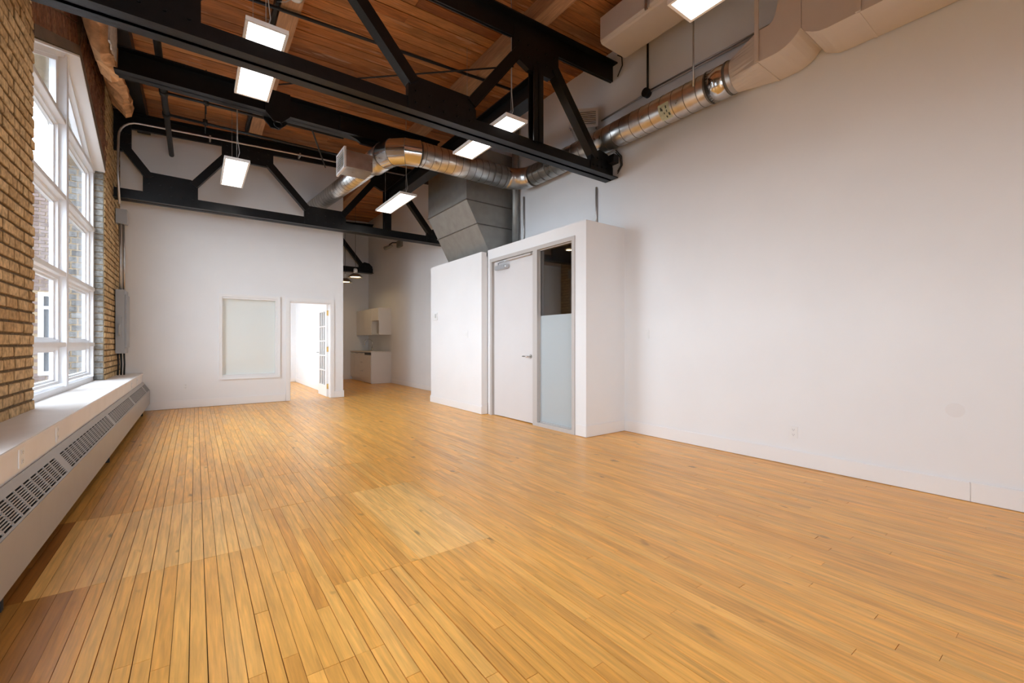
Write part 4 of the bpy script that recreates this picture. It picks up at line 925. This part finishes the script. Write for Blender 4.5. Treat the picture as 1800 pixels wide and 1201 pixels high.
outlet('wall_outlet', (-0.755, 9.1, 0.585), '+x', 'white outlet on the ledge front farthest from the camera', grp='outlets along the ledge')
outlet('wall_outlet', (XR, 1.82, 0.325), '-x', 'white duplex outlet low on the right wall')
outlet('light_switch', (XR, 3.535, 1.31), '-x', 'white light switch on the right wall just beyond the washroom corner', 'switch')
outlet('wall_outlet', (-0.15, YF, 0.40), '-y', 'white outlet low on the end wall left of the interior window')
outlet('light_switch', (3.88, 6.70, 1.35), '-x', 'white double light switch on the closet front', 'switch', w_=0.118)
th = empty('thermostat', (3.88, 7.92, 1.73), 'small white thermostat near the far edge of the closet front', 'thermostat')
MB().box(3.862, 3.8795, 7.83, 8.01, 1.65, 1.80).build('back_plate', 'plastic', th, bevel=0.003)
MB().box(3.845, 3.862, 7.86, 7.97, 1.69, 1.78).build('body', 'plastic', th, bevel=0.004)
MB().box(3.8440, 3.8449, 7.865, 7.885, 1.70, 1.77).build('display', 'plasticgrey', th)
MB().tube([(4.7396, 0.70, 0.68), (4.7385, 0.70, 0.68)], 0.055, 24).build('painted_patch', 'patchpaint', wr)

# emergency light on the right wall in the passage
em = empty('emergency_spotlight', (4.66, 12.0, 3.95), 'small dark twin spotlight high on the passage wall', 'light')
MB().box(4.66, 4.739, 11.75, 12.05, 3.93, 4.12).build('housing', 'plenum', em, bevel=0.01)
MB().tube([(4.66, 12.05, 4.08), (4.60, 12.2, 4.10), (4.56, 12.35, 4.06)], 0.015, 8).build('arm', 'blackpipe', em)
MB().tube([(4.62, 12.28, 4.03), (4.48, 12.50, 3.97)], [0.035, 0.06], 14).build('lamp_head', 'plenum', em)

# ------------------------------------------------------------------ kitchenette
KX, KY0 = 4.14, 12.66
cs = tag(MB().box(KX+0.0, XR-0.004, KY0, KY0+0.02, 0.004, 0.915).build('end_panel', 'cabinet'), 'white end panel of the kitchenette base units', 'panel')
fg = empty('under_counter_fridge', (4.42, 12.99, 0), 'white under counter appliance with a black top strip', 'appliance')
MB().box(KX+0.02, XR-0.01, KY0+0.025, KY0+0.62, 0.01, 0.90).build('body', 'cabinet', fg); MB().box(KX-0.012, KX+0.018, KY0+0.03, KY0+0.615, 0.02, 0.83).build('door', 'cabinet', fg, bevel=0.004); MB().box(KX-0.004, KX+0.02, KY0+0.03, KY0+0.615, 0.84, 0.90).build('control_strip', 'blackplastic', fg)
def base_unit(y0, y1, drawers, label):
    r = empty('base_cabinet', (4.4, (y0+y1)/2, 0), label, 'cabinet', 'kitchenette base cabinets')
    MB().box(KX+0.02, XR-0.01, y0, y1, 0.10, 0.90).build('carcass', 'cabinet', r); MB().box(KX+0.06, XR-0.05, y0, y1, 0.004, 0.10).build('plinth', 'cabinet', r)
    n_ = 3 if drawers else 1; hz = 0.79/n_
    for k_ in range(n_):
        f = MB().box(KX, KX+0.019, y0+0.002, y1-0.002, 0.106+hz*k_+0.002, 0.106+hz*(k_+1)-0.002).build('drawer' if drawers else 'door', 'cabinet', r, bevel=0.002)
        zt = 0.106+hz*(k_+1)-0.03
        MB().box(KX-0.014, KX, (y0+y1)/2-0.09, (y0+y1)/2+0.09, zt, zt+0.012).build('pull', 'chrome', f)
base_unit(13.29, 13.80, True, 'white three drawer base cabinet beside the appliance')
base_unit(13.805, 14.30, False, 'white base cabinet door beside the drawers')
base_unit(14.305, 14.79, False, 'white base cabinet in the far passage corner')
ct = tag(MB().box(KX-0.015, XR-0.003, KY0-0.005, 14.795, 0.916, 0.95).build('countertop', 'counter', bevel=0.003), 'pale countertop over the kitchenette base units', 'countertop')
fa = empty('kitchen_faucet', (4.56, 13.84, 0.95), 'tall gooseneck faucet on the kitchenette counter', 'faucet')
k = MB(); k.tube([(4.56, 13.84, 0.95), (4.56, 13.84, 1.20)]+[(4.44+0.12*math.cos(t*math.pi/10), 13.84, 1.20+0.12*math.sin(t*math.pi/10)) for t in range(1, 11)]+[(4.32, 13.84, 1.13)], 0.012, 10); k.build('spout', 'chrome', fa)
k = MB(); k.tube([(4.56, 13.84, 0.95), (4.56, 13.84, 1.0)], 0.024, 12); k.tube([(4.56, 13.84, 1.0), (4.56, 13.92, 1.06)], 0.008, 8); k.build('mixer_body', 'chrome', fa)
UX = 4.345
def upper(y0, y1, niche, label):
    r = empty('wall_cabinet', (4.54, (y0+y1)/2, 1.45), label, 'cabinet', 'kitchenette wall cabinets')
    k = MB(); t = 0.018
    k.box(UX+0.02, XR-0.003, y0, y0+t, 1.446, 2.245); k.box(UX+0.02, XR-0.003, y1-t, y1, 1.446, 2.245); k.box(UX+0.02, XR-0.003, y0+t, y1-t, 1.446, 1.464); k.box(UX+0.02, XR-0.003, y0+t, y1-t, 2.227, 2.245); k.box(XR-0.02, XR-0.003, y0+t, y1-t, 1.464, 2.227)
    if niche: k.box(UX+0.02, XR-0.02, y0+t, y1-t, 1.86, 1.878)
    k.build('carcass', 'cabinet', r)
    MB().box(UX, UX+0.019, y0+0.002, y1-0.002, 1.87 if niche else 1.448, 2.243).build('door', 'cabinet', r, bevel=0.002)
upper(12.66, 13.30, True, 'white wall cabinet with an open niche below its door')
upper(13.302, 14.03, False, 'white wall cabinet beside the niche cabinet')
upper(14.032, 14.79, False, 'white wall cabinet against the passage end wall')


# ------------------------------------------------------------------ outside
yd = tag(MB().box(-40, XO-0.02, -30, 60, -3.6, -3.5).build('yard_ground', 'asphalt'), 'grey yard outside the left windows', 'ground', kind='structure')
nbk = empty('neighbour_wing', (-6, 15.3, -3.5), 'brown grey brick wing seen through the left window', 'building')
MB().box(-14, XO-0.01, 15.2, 15.6, -3.5, 4.95).build('wall', 'mortar', nbk)
ob = MB(); z = -0.4; r_ = 0
while z < 4.9:
    xx = -5.2-(0.11 if r_ % 2 else 0)
    while xx < XO-0.03:
        q = min(xx+0.215, XO-0.02)
        if not (-3.1 < (xx+q)/2 < -1.9 and 0.4 < z < 2.45): brick(ob, ((xx+q)/2, 15.2, z+0.0434), ((q-xx)/2-0.006, 0.037), 'y', rt(), 0.002, 0.004)
        xx += 0.227
    z += COURSE; r_ += 1
ob.fix = True; tag(ob.build('facing_bricks', 'outbrick', nbk), kind='stuff')
MB().box(-14, XO-0.01, 15.1, 15.65, 4.95, 5.06).build('parapet_cap', 'coping', nbk)
wf = MB(); rect_frame(wf, -3.06, -1.95, 0.42, 2.42, 0.09, 15.12, 15.2); wf.box(-2.97, -2.04, 15.13, 15.2, 2.02, 2.09); wf.box(-2.53, -2.47, 15.14, 15.2, 0.51, 2.02)
wf = wf.build('window_frame', 'alu', nbk); MB().box(-3.0, -2.0, 15.17, 15.19, 0.5, 2.35).build('pane', 'dullglass', wf)
lw = empty('low_parapet', (-2.4, 11.1, -3.5), 'low pinkish parapet with pale coping outside the window', 'wall')
MB().box(-3.4, XO-0.25, 11.0, 11.25, -3.5, 0.32).build('parapet', 'pinkbrick', lw); MB().box(-3.45, XO-0.25, 10.95, 11.30, 0.32, 0.42).build('coping', 'coping', lw, bevel=0.01)
